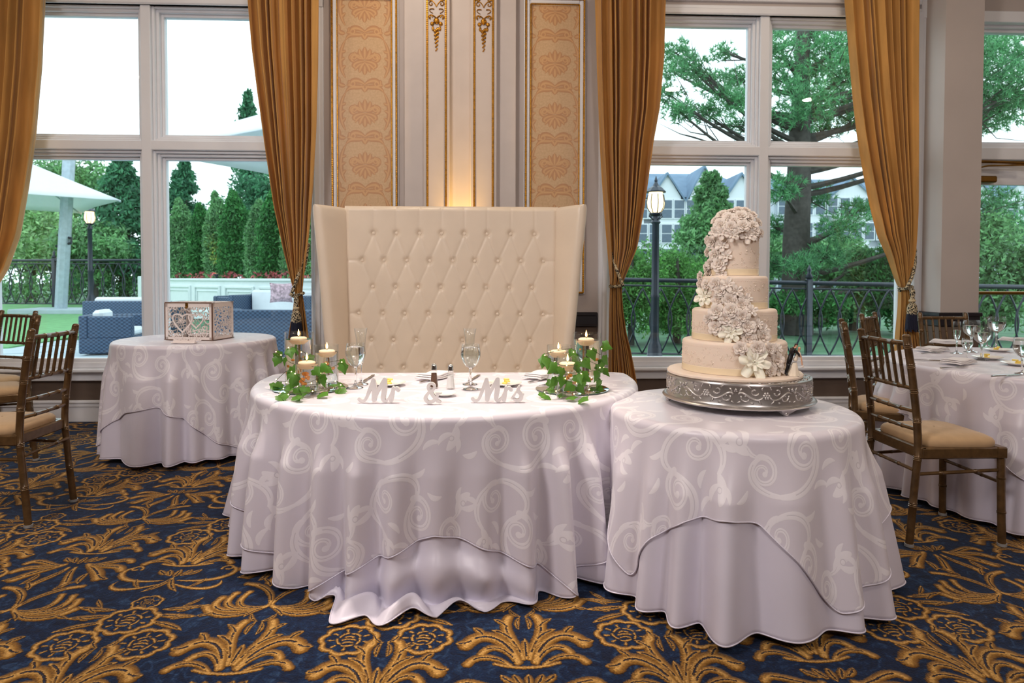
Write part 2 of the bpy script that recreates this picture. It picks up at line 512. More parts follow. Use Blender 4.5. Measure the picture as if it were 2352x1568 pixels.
def cloth_weave():
    TX, TY = 0.64, 0.90
    W = Weave(640, 900, TX, TY)

    def scroll(c, r, a0, turns, w, flip=1):
        a1 = a0 + flip * 360 * turns
        P = spiral(c, r, r * 0.16, a0, a1, 60)
        W.stroke(P, np.linspace(w, w * 0.45, 60) * .68)
        e = P[-1]; W.stamp([e], [w * 0.62])
        W.cut(P[4:50], w * 0.10)
        return P[0]

    def vine(p, w):
        B = bez(*p, n=40)
        W.stroke(B, w * .70 * (0.55 + 0.45 * np.sin(np.linspace(0, PI, 40))))
        W.cut(B[6:-6], w * 0.09)

    def bud(c, a, r):
        d = np.array([math.cos(a), math.sin(a)]); n = np.array([-d[1], d[0]]); c = np.array(c)
        W.stroke(bez(c - d * r, c + n * r * .5, c + d * r), taper(24, r * .44, .6))
        for s in (-1, 1):
            W.stroke(bez(c - d * r * .4, c + n * s * r * 1.0, c + d * r * .9 + n * s * r * .9), taper(24, r * .26))
        W.cut(spiral(c, r * .22, r * .2, 0, 360, 20), r * .05)

    for ox, oy, f in ((0.0, 0.0, 1), (TX / 2, TY / 2, -1)):
        c = lambda x, y: (ox + f * x, oy + y)
        vine((c(.02, .02), c(.20, .02), c(.28, .16), c(.16, .28)), .030)
        scroll(c(.15, .20), .085, 75 if f > 0 else 105, 1.5, .026, f)
        vine((c(.16, .28), c(.10, .36), c(.22, .44), c(.34, .38)), .028)
        scroll(c(.33, .31), .075, 85 if f > 0 else 95, 1.4, .022, -f)
        vine((c(.02, .02), c(-.12, .03), c(-.16, .14), c(-.06, .18)), .024)
        scroll(c(-.055, .12), .065, 95 if f > 0 else 85, 1.4, .020, -f)
        vine((c(.34, .38), c(.44, .34), c(.46, .22), c(.38, .17)), .024)
        bud(c(.36, .11), math.radians(-110 if f > 0 else -70), .055)
        bud(c(-.13, .26), math.radians(120 if f > 0 else 60), .06)
        vine((c(-.06, .18), c(-.11, .20), c(-.10, .22), c(-.11, .24)), .016)
        for (x, y, a, l) in ((.22, .06, 20, .09), (.26, .15, 40, .08), (.18, .39, 160, .09), (.43, .27, 10, .07), (.08, .31, 190, .08), (-.15, .06, 200, .07)):
            a = math.radians(a); d = (f * math.cos(a) * l, math.sin(a) * l); p = c(x, y)
            wleaf(W, p, (p[0] + d[0], p[1] + d[1]), .35 * f, .014, False)
    return W


def paper_weave():
    w, h = 0.46, 0.452
    W = Weave(416, 408, w, h)
    cx = w / 2

    def S(P, wd):
        P = np.asarray(P, float); wd = np.full(len(P), wd) if np.isscalar(wd) else wd
        W.stroke(P, wd); W.stroke(mir(P, cx), wd)

    def L(p0, p1, b, wd):
        wleaf(W, p0, p1, b, wd, False); wleaf(W, (2 * cx - p0[0], p0[1]), (2 * cx - p1[0], p1[1]), -b, wd, False)

    y = 0.23
    for dx, dy, b, wd in ((0.0, .10, 0, .026), (-.045, .085, .25, .024), (-.09, .06, .3, .022)):
        L((cx + dx * .2, y), (cx + dx, y + dy), b, wd)
    S(bez((cx - .01, y), (cx - .12, y + .09), (cx - .14, y - .03), (cx - .085, y - .02)), taper(24, .026))
    S(spiral((cx - .095, y + .015), .035, .01, 200, -150), .013)
    S(bez((cx, y - .02), (cx - .09, y - .02), (cx - .12, y - .07), (cx - .07, y - .075)), taper(24, .022))
    L((cx, y - .03), (cx - .045, y - .115), -.2, .024); L((cx, y - .06), (cx, y - .135), 0, .024)
    L((cx - .02, y - .04), (cx - .085, y - .10), -.25, .018)
    # the bands between the ovals
    S(bez((cx, .01), (cx - .06, .06), (cx - .13, .05), (cx - .12, .0)), taper(24, .026))
    S(spiral((cx - .105, .02), .034, .01, 150, 480), .013)
    S(bez((cx - .17, .07), (cx - .225, .16), (cx - .225, .30), (cx - .16, .40)), taper(24, .02))
    L((cx - .20, .12), (cx - .165, .17), .3, .018); L((cx - .215, .2), (cx - .17, .235), .3, .018); L((cx - .21, .29), (cx - .165, .30), -.2, .016)
    S(bez((cx - .16, .40), (cx - .12, .47), (cx - .04, .42), (cx, .452)), taper(24, .024))
    L((cx - .1, .44), (cx - .155, .452), -.3, .02); L((cx, .40), (cx - .035, .452), -.2, .02)
    L((cx - .225, .02), (cx - .17, .0), -.3, .022); L((cx - .225, .07), (cx - .225, .0), 0, .02)
    return W

IMG_CARPET = carpet_weave().finish('carpet_weave')
IMG_CLOTH = cloth_weave().finish('cloth_weave')
IMG_PAPER = paper_weave().finish('paper_weave')


def weave_node(nt, img, w, h, coord, off=(0, 0, 0), rot=0.0):
    mp = N(nt, 'ShaderNodeMapping'); mp.vector_type = 'TEXTURE'
    mp.inputs['Scale'].default_value = (w, h, 1); mp.inputs['Location'].default_value = off; mp.inputs['Rotation'].default_value = (0, 0, rot)
    nt.links.new(coord, mp.inputs[0])
    t = N(nt, 'ShaderNodeTexImage'); t.image = img; t.extension = 'REPEAT'
    nt.links.new(mp.outputs[0], t.inputs[0])
    return t.outputs[0]


def carpet_material():
    m, nt, b = nodes('carpet')
    tc = N(nt, 'ShaderNodeTexCoord')
    nz = N(nt, 'ShaderNodeTexNoise'); nz.inputs['Scale'].default_value = 140; nz.inputs['Detail'].default_value = 2
    nt.links.new(tc.outputs['Object'], nz.inputs['Vector'])
    # the pile frays the edges of the figure a little
    sub = N(nt, 'ShaderNodeVectorMath', operation='SUBTRACT'); sub.inputs[1].default_value = (.5, .5, .5)
    nt.links.new(nz.outputs['Color'], sub.inputs[0])
    sc = N(nt, 'ShaderNodeVectorMath', operation='SCALE'); sc.inputs['Scale'].default_value = 0.012
    nt.links.new(sub.outputs[0], sc.inputs[0])
    ad = N(nt, 'ShaderNodeVectorMath', operation='ADD')
    nt.links.new(tc.outputs['Object'], ad.inputs[0]); nt.links.new(sc.outputs[0], ad.inputs[1])
    h = weave_node(nt, IMG_CARPET, 0.96, 0.92, ad.outputs[0], CARPET_OFF)
    blot = N(nt, 'ShaderNodeTexNoise'); blot.inputs['Scale'].default_value = 14; blot.inputs['Detail'].default_value = 6; blot.inputs['Distortion'].default_value = 2.5
    nt.links.new(tc.outputs['Object'], blot.inputs['Vector'])
    navy = ramp(nt, blot.outputs[0], ((0.35, lin((10, 20, 44))), (0.55, lin((13, 33, 64))), (0.72, lin((42, 66, 98)))))
    gold = ramp(nt, h, ((0.0, lin((34, 22, 14))), (0.45, lin((88, 56, 20))), (0.88, lin((140, 98, 38))), (1.0, lin((190, 146, 80)))))
    msk = ramp(nt, h, ((0.05, (0, 0, 0, 1)), (0.22, (1, 1, 1, 1))))
    col = mixcol(nt, msk, navy, gold)
    fine = ramp(nt, nz.outputs[0], ((0.3, (.55, .55, .55, 1)), (0.7, (1.3, 1.3, 1.3, 1))))
    col = mixcol(nt, 1.0, col, fine, 'MULTIPLY')
    nt.links.new(col, b.inputs['Base Color'])
    b.inputs['Roughness'].default_value = 0.95; b.inputs['Specular IOR Level'].default_value = 0.15
    b.inputs['Sheen Weight'].default_value = 0.08; b.inputs['Sheen Roughness'].default_value = 0.5
    add = N(nt, 'ShaderNodeMath', operation='MULTIPLY_ADD'); add.inputs[1].default_value = 0.25
    nt.links.new(nz.outputs[0], add.inputs[0]); nt.links.new(h, add.inputs[2])
    bp = N(nt, 'ShaderNodeBump'); bp.inputs['Strength'].default_value = 0.9; bp.inputs['Distance'].default_value = 0.009
    nt.links.new(add.outputs[0], bp.inputs['Height']); nt.links.new(bp.outputs[0], b.inputs['Normal'])
    return m


def damask_material():
    m, nt, b = nodes('white_damask')
    uv = N(nt, 'ShaderNodeUVMap'); uv.uv_map = 'UVMap'
    h = weave_node(nt, IMG_CLOTH, 0.53, 0.745, uv.outputs[0], (0.1, 0.05, 0))
    msk = ramp(nt, h, ((0.05, (0, 0, 0, 1)), (0.25, (1, 1, 1, 1))))
    edge = ramp(nt, h, ((0.0, (1, 1, 1, 1)), (0.18, (.86, .86, .86, 1)), (0.45, (1, 1, 1, 1))))
    c = mixcol(nt, msk, lin((218, 212, 224)), lin((236, 232, 240)))
    c = mixcol(nt, 1.0, c, edge, 'MULTIPLY')
    nt.links.new(c, b.inputs['Base Color'])
    r = ramp(nt, msk, ((0, (.36, .36, .36, 1)), (1, (.52, .52, .52, 1))))
    nt.links.new(r, b.inputs['Roughness'])
    b.inputs['Sheen Weight'].default_value = 0.2; b.inputs['Specular IOR Level'].default_value = 0.6
    bp = N(nt, 'ShaderNodeBump'); bp.inputs['Strength'].default_value = 0.25; bp.inputs['Distance'].default_value = 0.001
    nt.links.new(h, bp.inputs['Height']); nt.links.new(bp.outputs[0], b.inputs['Normal'])
    return m


def wallpaper_material():
    m, nt, b = nodes('damask_wallpaper')
    uv = N(nt, 'ShaderNodeUVMap'); uv.uv_map = 'UVMap'
    h = weave_node(nt, IMG_PAPER, 0.46, 0.452, uv.outputs[0])
    nz = N(nt, 'ShaderNodeTexNoise'); nz.inputs['Scale'].default_value = 60
    nt.links.new(uv.outputs[0], nz.inputs['Vector'])
    msk = ramp(nt, h, ((0.05, (0, 0, 0, 1)), (0.2, (1, 1, 1, 1))))
    fig = ramp(nt, h, ((0.3, lin((184, 134, 90))), (0.9, lin((196, 146, 100))), (1.0, lin((212, 168, 118)))))
    c = mixcol(nt, msk, ramp(nt, nz.outputs[0], ((.3, lin((200, 164, 122))), (.7, lin((214, 180, 138))))), fig)
    nt.links.new(c, b.inputs['Base Color']); b.inputs['Roughness'].default_value = 0.45
    return m


_c = G(1211, 1528)
CARPET_OFF = (float(_c[0]) - .72, float(_c[1]) - .72, 0)
M = {}
M['carpet'] = carpet_material()
M['damask'] = damask_material()
M['paper'] = wallpaper_material()
M['linen'] = mat('white_satin_linen', (216, 211, 226), .40, var=.03, scale=6, sheen=.2, bump=.05, bscale=600)
M['napkin'] = mat('white_napkin_cloth', (232, 228, 230), .7, var=.03, sheen=.2)
M['wall'] = mat('beige_wall_paint', (190, 180, 176), .7, var=.03, scale=3)
M['dado'] = mat('brown_wall_paint', (100, 84, 74), .7, var=.04, scale=4)
M['white'] = mat('white_painted_wood', (232, 234, 240), .38, var=.02, scale=5)
M['pilaster'] = mat('ivory_paint', (206, 196, 192), .45, var=.03, scale=5)
M['gold'] = mat('gilded_moulding', (176, 126, 44), .38, metal=.85, var=.35, scale=60)
M['dark'] = mat('dark_stained_wood', (26, 22, 30), .35, var=.2)
M['ceiling'] = mat('white_ceiling_paint', (228, 220, 210), .9, var=.02)
M['pane'] = thin_glass('window_glass', (0.97, 1, 0.995, 1), 1.0)
M['velvet'] = mat('gold_velvet', (206, 154, 82), .75, var=.16, scale=14, sheen=.5, stretch=(1, 1, .12), trans=.14)
M['rope'] = None


def rope_material():
    m, nt, b = nodes('black_and_cream_cord')
    tc = N(nt, 'ShaderNodeTexCoord')
    w = N(nt, 'ShaderNodeTexVoronoi'); w.inputs['Scale'].default_value = 140
    nt.links.new(tc.outputs['Object'], w.inputs['Vector'])
    c = ramp(nt, w.outputs['Color'], ((.45, lin((18, 16, 22))), (.55, lin((206, 190, 156)))))
    nt.links.new(c, b.inputs['Base Color']); b.inputs['Roughness'].default_value = .8
    return m


M['rope'] = rope_material()

# ------------------------------------------------------------------ the room
YW = 5.693                      # face of the window wall
XL, XR, YB, ZC = -7.4, 7.6, -5.2, 4.45


def struct(name, mb, m, parent=None, **kw):
    o = mb.build(name, m, parent, smooth=False, **kw) if 'smooth' not in kw else mb.build(name, m, parent, **kw)
    if parent is None: o['kind'] = 'structure'
    return o


struct('floor', MB().box((XL, YB, -.06), (XR, YW + .14, 0)), M['carpet'])
struct('ceiling', MB().box((XL, YB, ZC), (XR, YW + .14, ZC + .1)), M['ceiling'])
struct('wall_front', MB().box((XL, YB - .12, 0), (XR, YB, ZC)), M['wall'])
struct('wall_left', MB().box((XL - .12, YB, 0), (XL, YW, ZC)), M['wall'])
struct('wall_right', MB().box((XR, YB, 0), (XR + .12, YW, ZC)), M['wall'])

OPEN = ((-4.36, -1.50), (1.06, 3.86))          # the two window openings
SILL, HEAD = 0.47, 3.60
DOOR = (4.36, 5.60)
wb = MB()
T0, T1 = YW, YW + .22
for a, b in ((XL, OPEN[0][0]), (OPEN[0][1], OPEN[1][0]), (OPEN[1][1], DOOR[0]), (DOOR[1], XR)):
    wb.box((a, T0, .90), (b, T1, ZC))
for a, b in OPEN:
    wb.box((a, T0, HEAD), (b, T1, ZC))
wb.box((DOOR[0], T0, HEAD), (DOOR[1], T1, ZC))
wall = struct('wall_back', wb, M['wall'])
for a, b, t in ((XL, OPEN[0][0], .90), (OPEN[0][0], OPEN[0][1], SILL - .05), (OPEN[0][1], OPEN[1][0], .90), (OPEN[1][0], OPEN[1][1], SILL - .05), (OPEN[1][1], DOOR[0], .90), (DOOR[1], XR, .90)):
    MB().box((a, T0 + .004, 0), (b, T1, t)).build('dado', M['dado'], wall, smooth=False)

bb = MB()
for a, b in ((XL, DOOR[0] - .1), (DOOR[1] + .1, XR)):
    bb.box((a, YW - .018, 0), (b, YW, .135), bev=.004); bb.box((a, YW - .026, .13), (b, YW, .165), bev=.006); bb.box((a, YW - .034, .16), (b, YW, .19), bev=.008)
struct('baseboard_back', bb, M['white'])
bl = MB().box((XL, YB, 0), (XL + .02, YW - .04, .19)); struct('baseboard_left', bl, M['white'])
bl = MB().box((XR - .02, YB, 0), (XR, YW - .04, .19)); struct('baseboard_right', bl, M['white'])


def frame_ring(mb, x0, x1, z0, z1, w, y0, y1, bev=.004):
    mb.box((x0, y0, z0), (x0 + w, y1, z1), bev=bev); mb.box((x1 - w, y0, z0), (x1, y1, z1), bev=bev)
    mb.box((x0 + w, y0, z0), (x1 - w, y1, z0 + w), bev=bev); mb.box((x0 + w, y0, z1 - w), (x1 - w, y1, z1), bev=bev)


def window(n, x0, x1, xm):
    w = thing('window_%d' % n, 'white wooden window with four panes, %s' % ('looking out on lawn and hedge' if n == 1 else 'looking out on the pine behind the cake'), None)
    w['kind'] = 'structure'
    zt0, zt1 = 2.356, 2.437
    c = MB()       # casing on the wall face
    frame_ring(c, x0 - .075, x1 + .075, SILL, HEAD + .075, .085, YW - .022, YW + .02, .006)
    frame_ring(c, x0 - .045, x1 + .045, SILL, HEAD + .045, .05, YW - .034, YW + .02, .006)
    frame_ring(c, x0 - .075, x1 + .075, HEAD - .01, HEAD + .16, .05, YW - .03, YW + .02, .006)
    c.build('casing', M['white'], w)
    MB().box((xm - .0425, YW - .004, SILL), (xm + .0425, YW + .15, HEAD), bev=.006).build('mullion', M['white'], w)
    MB().box((x0, YW - .002, zt0), (x1, YW + .15, zt1), bev=.006).build('transom', M['white'], w)
    for a, b in ((x0, xm - .0425), (xm + .0425, x1)):
        for c0, c1 in ((SILL, zt0), (zt1, HEAD)):
            s = MB()
            frame_ring(s, a, b, c0, c1, .022, YW + .03, YW + .15)
            frame_ring(s, a + .02, b - .02, c0 + .02, c1 - .02, .026, YW + .062, YW + .15)
            frame_ring(s, a + .044, b - .044, c0 + .044, c1 - .044, .026, YW + .10, YW + .16)
            sash = s.build('sash', M['white'], w)
            MB().box((a + .06, YW + .128, c0 + .06), (b - .06, YW + .132, c1 - .06)).build('pane', M['pane'], sash, smooth=False)
    s = MB().box((x0 - .11, YW - .085, SILL - .034), (x1 + .11, YW + .05, SILL), bev=.010)
    s.box((x0 - .07, YW - .03, SILL - .10), (x1 + .07, YW + .01, SILL - .03), bev=.008); s.box((x0 - .07, YW - .04, SILL - .11), (x1 + .07, YW + .01, SILL - .094), bev=.005)
    s.build('window_sill', M['white'], w)
    return w


window(1, OPEN[0][0], OPEN[0][1], -2.943)
window(2, OPEN[1][0], OPEN[1][1], 2.473)

# pillar between the window and the door
pl = MB().box((3.93, YW - .27, 0), (4.27, YW + .2, ZC))
pil = struct('pillar', pl, M['wall'])
pp = MB()
pp.box((3.915, YW - .285, .84), (4.285, YW + .02, .955), bev=.01); pp.box((3.905, YW - .295, .93), (4.295, YW + .02, .965), bev=.006)
pp.build('chair_rail', M['dark'], pil)
MB().box((3.925, YW - .275, .19), (4.275, YW, .84)).build('dado', M['dado'], pil, smooth=False)
MB().box((3.90, YW - .30, 0), (4.30, YW, .19), bev=.01).build('plinth', M['white'], pil)

# glazed garden door at the right edge
dr = thing('door_1', 'white glazed garden door with brass push bar beside the pillar', None); dr['kind'] = 'structure'
d = MB()
frame_ring(d, DOOR[0] - .09, DOOR[1] + .09, -.05, HEAD + .07, .10, YW - .02, YW + .16, .006)
d.box((DOOR[0], YW - .01, 2.34), (DOOR[1], YW + .15, 2.45), bev=.006)
d.build('door_frame', M['white'], dr)
s = MB(); frame_ring(s, DOOR[0], DOOR[1], 2.44, HEAD, .055, YW + .05, YW + .15); frame_ring(s, DOOR[0] + .04, DOOR[1] - .04, 2.48, HEAD - .04, .04, YW + .09, YW + .16)
s = s.build('sash', M['white'], dr); MB().box((DOOR[0] + .07, YW + .122, 2.51), (DOOR[1] - .07, YW + .126, HEAD - .07)).build('pane', M['pane'], s, smooth=False)
s = MB(); s.box((DOOR[0] + .01, YW + .04, .01), (DOOR[0] + .11, YW + .09, 2.335), bev=.004); s.box((DOOR[1] - .11, YW + .04, .01), (DOOR[1] - .01, YW + .09, 2.335), bev=.004)
s.box((DOOR[0] + .1, YW + .04, .01), (DOOR[1] - .1, YW + .09, .24)); s.box((DOOR[0] + .1, YW + .04, 2.12), (DOOR[1] - .1, YW + .09, 2.335))
s = s.build('door_leaf', M['white'], dr); MB().box((DOOR[0] + .10, YW + .063, .23), (DOOR[1] - .10, YW + .067, 2.13)).build('pane', M['pane'], s, smooth=False)
M['brass'] = mat('aged_brass', (150, 112, 52), .35, metal=.9, var=.2)
cl = MB().box((DOOR[0] + .02, YW - .04, 2.13), (DOOR[0] + .25, YW + .035, 2.19), bev=.012)
cl.tube([(DOOR[0] + .05, YW - .03, 2.19), (DOOR[0] + .07, YW - .05, 2.26), (DOOR[0] + .14, YW - .06, 2.275), (DOOR[0] + .5, YW - .06, 2.285)], .009, 6)
cl.tube([(DOOR[0] + .5, YW - .06, 2.30), (DOOR[0] + .15, YW - .03, 2.315), (DOOR[0] + .02, YW - .012, 2.32)], .014, 6); cl.ball((DOOR[0] + .5, YW - .06, 2.29), .024)
cl.build('door_closer', M['brass'], dr)
pb = MB().tube([(DOOR[0] + .03, YW - .045, 1.13), (DOOR[1] - .03, YW - .045, 1.13)], .016, 8)
pb.box((DOOR[0] + .02, YW - .05, 1.105), (DOOR[0] + .09, YW + .04, 1.155), bev=.006); pb.box((DOOR[1] - .09, YW - .05, 1.105), (DOOR[1] - .02, YW + .04, 1.155), bev=.006)
pb.build('push_bar', M['brass'], dr)

# dark chair rail on the two strips of wall beside the loveseat
for n, (a, b) in enumerate(((OPEN[0][1] + .08, -.75), (.33, OPEN[1][0] - .08))):
    t = MB().box((a, YW - .022, .83), (b, YW, .945), bev=.008); t.box((a, YW - .034, .92), (b, YW, .955), bev=.008); t.box((a, YW - .03, .825), (b, YW, .85), bev=.008)
    struct('trim_%d' % (n + 1), t, M['dark'], smooth=True)


def bead(mb, p0, p1, r=.010, pitch=.016):
    """a string of gilded beads as one ridged rod"""
    p0 = np.array(p0, float); p1 = np.array(p1, float); L = np.linalg.norm(p1 - p0); n = int(L / pitch)
    t = np.linspace(0, 1, n * 3 + 1)
    rr = r * (.62 + .38 * np.abs(np.sin(np.arange(n * 3 + 1) * PI / 3 + .6)))
    mb.tube(p0 + t[:, None] * (p1 - p0), rr, 6)


def paper_panel(n, x0, x1, z0, z1):
    t = thing('trim_%d' % n, 'white and gold framed panel of tan damask wallpaper %s of the pilasters' % ('left' if n == 3 else 'right'), None); t['kind'] = 'structure'
    f = MB(); frame_ring(f, x0, x1, z0, z1, .055, YW - .026, YW + .01, .010); frame_ring(f, x0 + .045, x1 - .045, z0 + .045, z1 - .045, .022, YW - .014, YW + .01, .005)
    f.build('frame', M['white'], t)
    for k, (o, r) in enumerate(((.018, .011), (.060, .008))):
        y = YW - .030 + .014 * k
        for q in (((x0 + o, y, z0 + o), (x0 + o, y, z1 - o)), ((x1 - o, y, z0 + o), (x1 - o, y, z1 - o)), ((x0 + o, y, z0 + o), (x1 - o, y, z0 + o)), ((x0 + o, y, z1 - o), (x1 - o, y, z1 - o))):
            b = MB(); bead(b, *q, r=r); b.build('gold_bead_strip', M['gold'], t)
    p = MB(); w = x1 - x0 - .12
    p.grid([[(x0 + .06, YW - .004, z0 + .06), (x1 - .06, YW - .004, z0 + .06)], [(x0 + .06, YW - .004, z1 - .06), (x1 - .06, YW - .004, z1 - .06)]],
           uv=[[(0.23 - w / 2, 0.05), (0.23 + w / 2, 0.05)], [(0.23 - w / 2, .05 + z1 - z0 - .12), (0.23 + w / 2, .05 + z1 - z0 - .12)]])
    p.build('wallpaper', M['paper'], t, smooth=False, uv=True)


paper_panel(3, -1.365, -.775, 1.11, 3.735)
paper_panel(4, .318, .866, 1.11, 3.715)


def relief(mb, x, z, y):
    """gilded carving: scrolls, three roses and a falling chain of husks, x is its axis"""
    def tb(P, r0, r1):
        P = np.asarray(P); mb.tube(np.c_[x + P[:, 0], np.full(len(P), y), z + P[:, 1]], np.linspace(r0, r1, len(P)), 6)
    for s in (-1, 1):
        q = lambda P: np.c_[s * np.asarray(P)[:, 0], np.asarray(P)[:, 1]]
        tb(q(bez((0, -.10), (.03, -.02), (.085, -.06), (.075, -.015), n=14)), .004, .006); tb(q(spiral((.052, -.03), .026, .007, 10, 420, 20)), .006, .005)
        tb(q(spiral((.045, -.075), .022, .006, 90, -250, 18)), .005, .004); tb(q(bez((.02, -.12), (.07, -.11), (.07, -.14), (.03, -.155), n=10)), .005, .003)
        tb(q(bez((0, -.20), (.05, -.14), (.085, -.19), (.05, -.205), n=14)), .006, .004); tb(q(spiral((.05, -.185), .016, .005, 200, -120, 12)), .005, .004)
        mb.ball((x + s * .036, y, z - .245), .018, 8, 5, (1, .5, 1)); mb.ball((x + s * .03, y, z - .285), .014, 6, 4, (.8, .5, 1.5))
    mb.ball((x, y - .004, z - .222), .026, 10, 6, (1, .5, 1)); mb.ball((x, y - .014, z - .222), .012, 8, 4, (1, .6, 1))
    for k in range(12):
        w = .022 - .0012 * k
        mb.ball((x + (-1) ** k * w * .55, y, z - .29 - k * .0165), w * .7, 6, 4, (1, .5, 1.1))
        if k % 2 == 0: mb.ball((x, y - .004, z - .30 - k * .0165), w * .5, 6, 4)


big = thing('trim_5', 'broad ivory pilaster with two gold-edged strips behind the loveseat', None); big['kind'] = 'structure'
MB().box((-.722, YW - .055, .19), (.248, YW, ZC), bev=.004).build('pilaster_back', M['pilaster'], big)
for k, (a, b) in enumerate(((-.552, -.325), (-.148, .080))):
    st = MB().box((a, YW - .11, .19), (b, YW - .05, ZC), bev=.004).build('pilaster_strip', M['pilaster'], big)
    for x in (a + .034, b - .034):
        q = MB(); bead(q, (x, YW - .112, .3), (x, YW - .112, 3.70), .011); q.build('gold_bead_strip', M['gold'], st)
    q = MB(); bead(q, (a + .034, YW - .112, 3.70), (b - .034, YW - .112, 3.70), .011); q.build('gold_bead_strip', M['gold'], st)
    q = MB(); relief(q, (a + b) / 2, 3.675, YW - .114); q.build('gilded_carving', M['gold'], st)


# ------------------------------------------------------------------ curtains with cord tiebacks
def curtain(name, lft, rgt, label, Y, hook, tie, side):
    """lft / rgt: edge outlines as (height, x) on the plane of the curtain"""
    zs = np.unique(np.r_[np.linspace(.02, 3.95, 64), np.linspace(tie - .12, tie + .12, 11)])
    lz = np.array(sorted(lft)); rz_ = np.array(sorted(rgt))
    nu, folds = 200, 9
    u = np.linspace(0, 1, nu)
    V = np.zeros((len(zs), nu, 3))
    ph = 2.1 * len(name) + (0.7 if side > 0 else 0)
    for i, z in enumerate(zs):
        a = np.interp(z, lz[:, 0], lz[:, 1]); b = np.interp(z, rz_[:, 0], rz_[:, 1])
        w = b - a
        warp = u + .035 * np.sin(2 * PI * u * 2.3 + ph) + .02 * np.sin(2 * PI * u * 4.1 + ph * 2)
        amp = min(.050, .020 + .09 * w) * (1.0 if z > tie else .8)
        p = 2 * PI * folds * warp + .5 * math.sin(z * 1.7 + ph)
        dep = np.cos(p); dep = np.sign(dep) * np.abs(dep) ** .75
        V[i, :, 0] = a + w * np.clip(u + .012 * np.sin(p * 1.0) * (w > .2), 0, 1)
        V[i, :, 1] = Y + amp * dep + .02 * np.sin(2 * PI * u + z)
        V[i, :, 2] = z
    mb = MB().grid(V)
    o = mb.build(name, M['velvet'], auto=None)
    md = o.modifiers.new('cloth', 'SOLIDIFY'); md.thickness = .004
    tag(o, label, 'curtain')
    return o


def tieback(hook, tie_x, tie_z, Y, rad, label, tassel=True, back=True):
    t = thing('curtain_tieback', label, 'tieback', (tie_x, Y, tie_z))
    h = np.array(hook) - np.array((tie_x, Y, tie_z))
    m = MB()
    front = bez(h, (h[0] * .5, -rad - .01, h[2] * .45), (rad * .9 * np.sign(-h[0]), -rad - .035, -.01), n=22)
    bk = bez(h, (h[0] * .75, rad + .02, h[2] * .4), (rad * .9 * np.sign(-h[0]), rad * .2, -.03), n=22)
    r = .014 * (1 + .12 * np.sin(np.arange(22) * 2.2))
    m.tube(front, r, 8); m.tube(bk, r, 8); m.ball(h, .022)
    a = np.linspace(0, 2 * PI, 26)
    m.tube(np.c_[rad * np.cos(a) * 1.05, -.01 + (rad + .012) * np.sin(a), .012 * np.sin(a * 1 + 1)], .013, 8, cap=False)
    m.build('cord', M['rope'], t)
    if tassel:
        x, y = rad * .2, -rad - .045
        k = MB().lathe([(.004, .0), (.018, -.02), (.022, -.05), (.016, -.085), (.02, -.10)], 12, (x, y, .0), capb=True, capt=True); k.build('tassel_knot', M['rope'], t)
        MB().lathe([(.018, -.10), (.027, -.106), (.027, -.118), (.018, -.125)], 12, (x, y, 0), capb=True, capt=True).build('tassel_collar', M['tasselcream'], t)
        MB().lathe([(.018, -.125), (.036, -.155), (.042, -.20), (.040, -.235)], 14, (x, y, 0), capb=True, capt=True).build('tassel_net', M['rope'], t)
        f = MB()
        for q in range(22):
            aa = q * 2 * PI / 22
            f.tube([(x + .034 * math.cos(aa), y + .034 * math.sin(aa), -.22), (x + .047 * math.cos(aa), y + .047 * math.sin(aa), -.36 - .01 * (q % 3))], .007, 5)
        f.lathe([(.03, -.22), (.038, -.35)], 10, (x, y, 0), capb=True, capt=True)
        o = f.build('tassel_fringe', M['tasselnavy'], t); o['kind'] = 'stuff'
    return t


M['tasselcream'] = mat('cream_cord', (214, 196, 160), .8); M['tasselnavy'] = mat('navy_fringe', (16, 20, 46), .8)
YC = 5.47


def edge(pts, extra=None):
    return [(float(p[2]), float(p[0])) for p in (WY(x, y, YC) for x, y in pts)]


TZ1 = float(WY(680, 672, YC)[2]); TZ2 = float(WY(1425, 655, YC)[2]); TZ3 = float(WY(2078, 658, YC)[2])
curtain('curtain', edge(((565, -60), (566, 0), (576, 120), (590, 230), (605, 340), (625, 470), (650, 580), (669, 650), (676, 672), (672, 710), (662, 760), (648, 860), (640, 950))),
        edge(((737, -60), (737, 0), (735, 150), (730, 300), (722, 420), (712, 530), (700, 620), (694, 672), (702, 720), (713, 790), (719, 870), (722, 950))),
        'gold velvet curtain tied back left of the tufted loveseat', YC, None, TZ1, -1)
curtain('curtain', edge(((1367, -60), (1368, 0), (1372, 150), (1380, 330), (1388, 450), (1397, 550), (1404, 640), (1402, 720), (1400, 860), (1400, 950))),
        edge(((1527, -60), (1527, 0), (1525, 130), (1515, 250), (1500, 330), (1490, 400), (1480, 470), (1462, 570), (1441, 622), (1427, 655), (1430, 710), (1438, 765), (1448, 805), (1460, 870), (1468, 950))),
        'gold velvet curtain tied back right of the tufted loveseat', YC, None, TZ2, 1)
curtain('curtain', edge(((1938, -60), (1940, 0), (1950, 110), (1962, 220), (1975, 310), (1990, 390), (2005, 460), (2025, 540), (2046, 590), (2062, 640), (2070, 660), (2068, 710), (2060, 790), (2052, 950))),
        edge(((2106, -60), (2106, 0), (2106, 310), (2105, 480), (2101, 570), (2093, 630), (2086, 660), (2094, 700), (2108, 760), (2120, 810), (2128, 950))),
        'gold velvet curtain tied back beside the pillar', YC, None, TZ3, -1)
curtain('curtain', edge(((-110, -60), (-110, 0), (-110, 400), (-105, 600), (-100, 680), (-105, 780), (-110, 950))),
        edge(((108, -60), (107, 0), (98, 150), (81, 310), (63, 420), (40, 540), (10, 620), (-30, 680), (-30, 780), (-20, 950))),
        'gold velvet curtain at the outer edge of the lawn window', YC, None, float(WY(-60, 690, YC)[2]), 1)
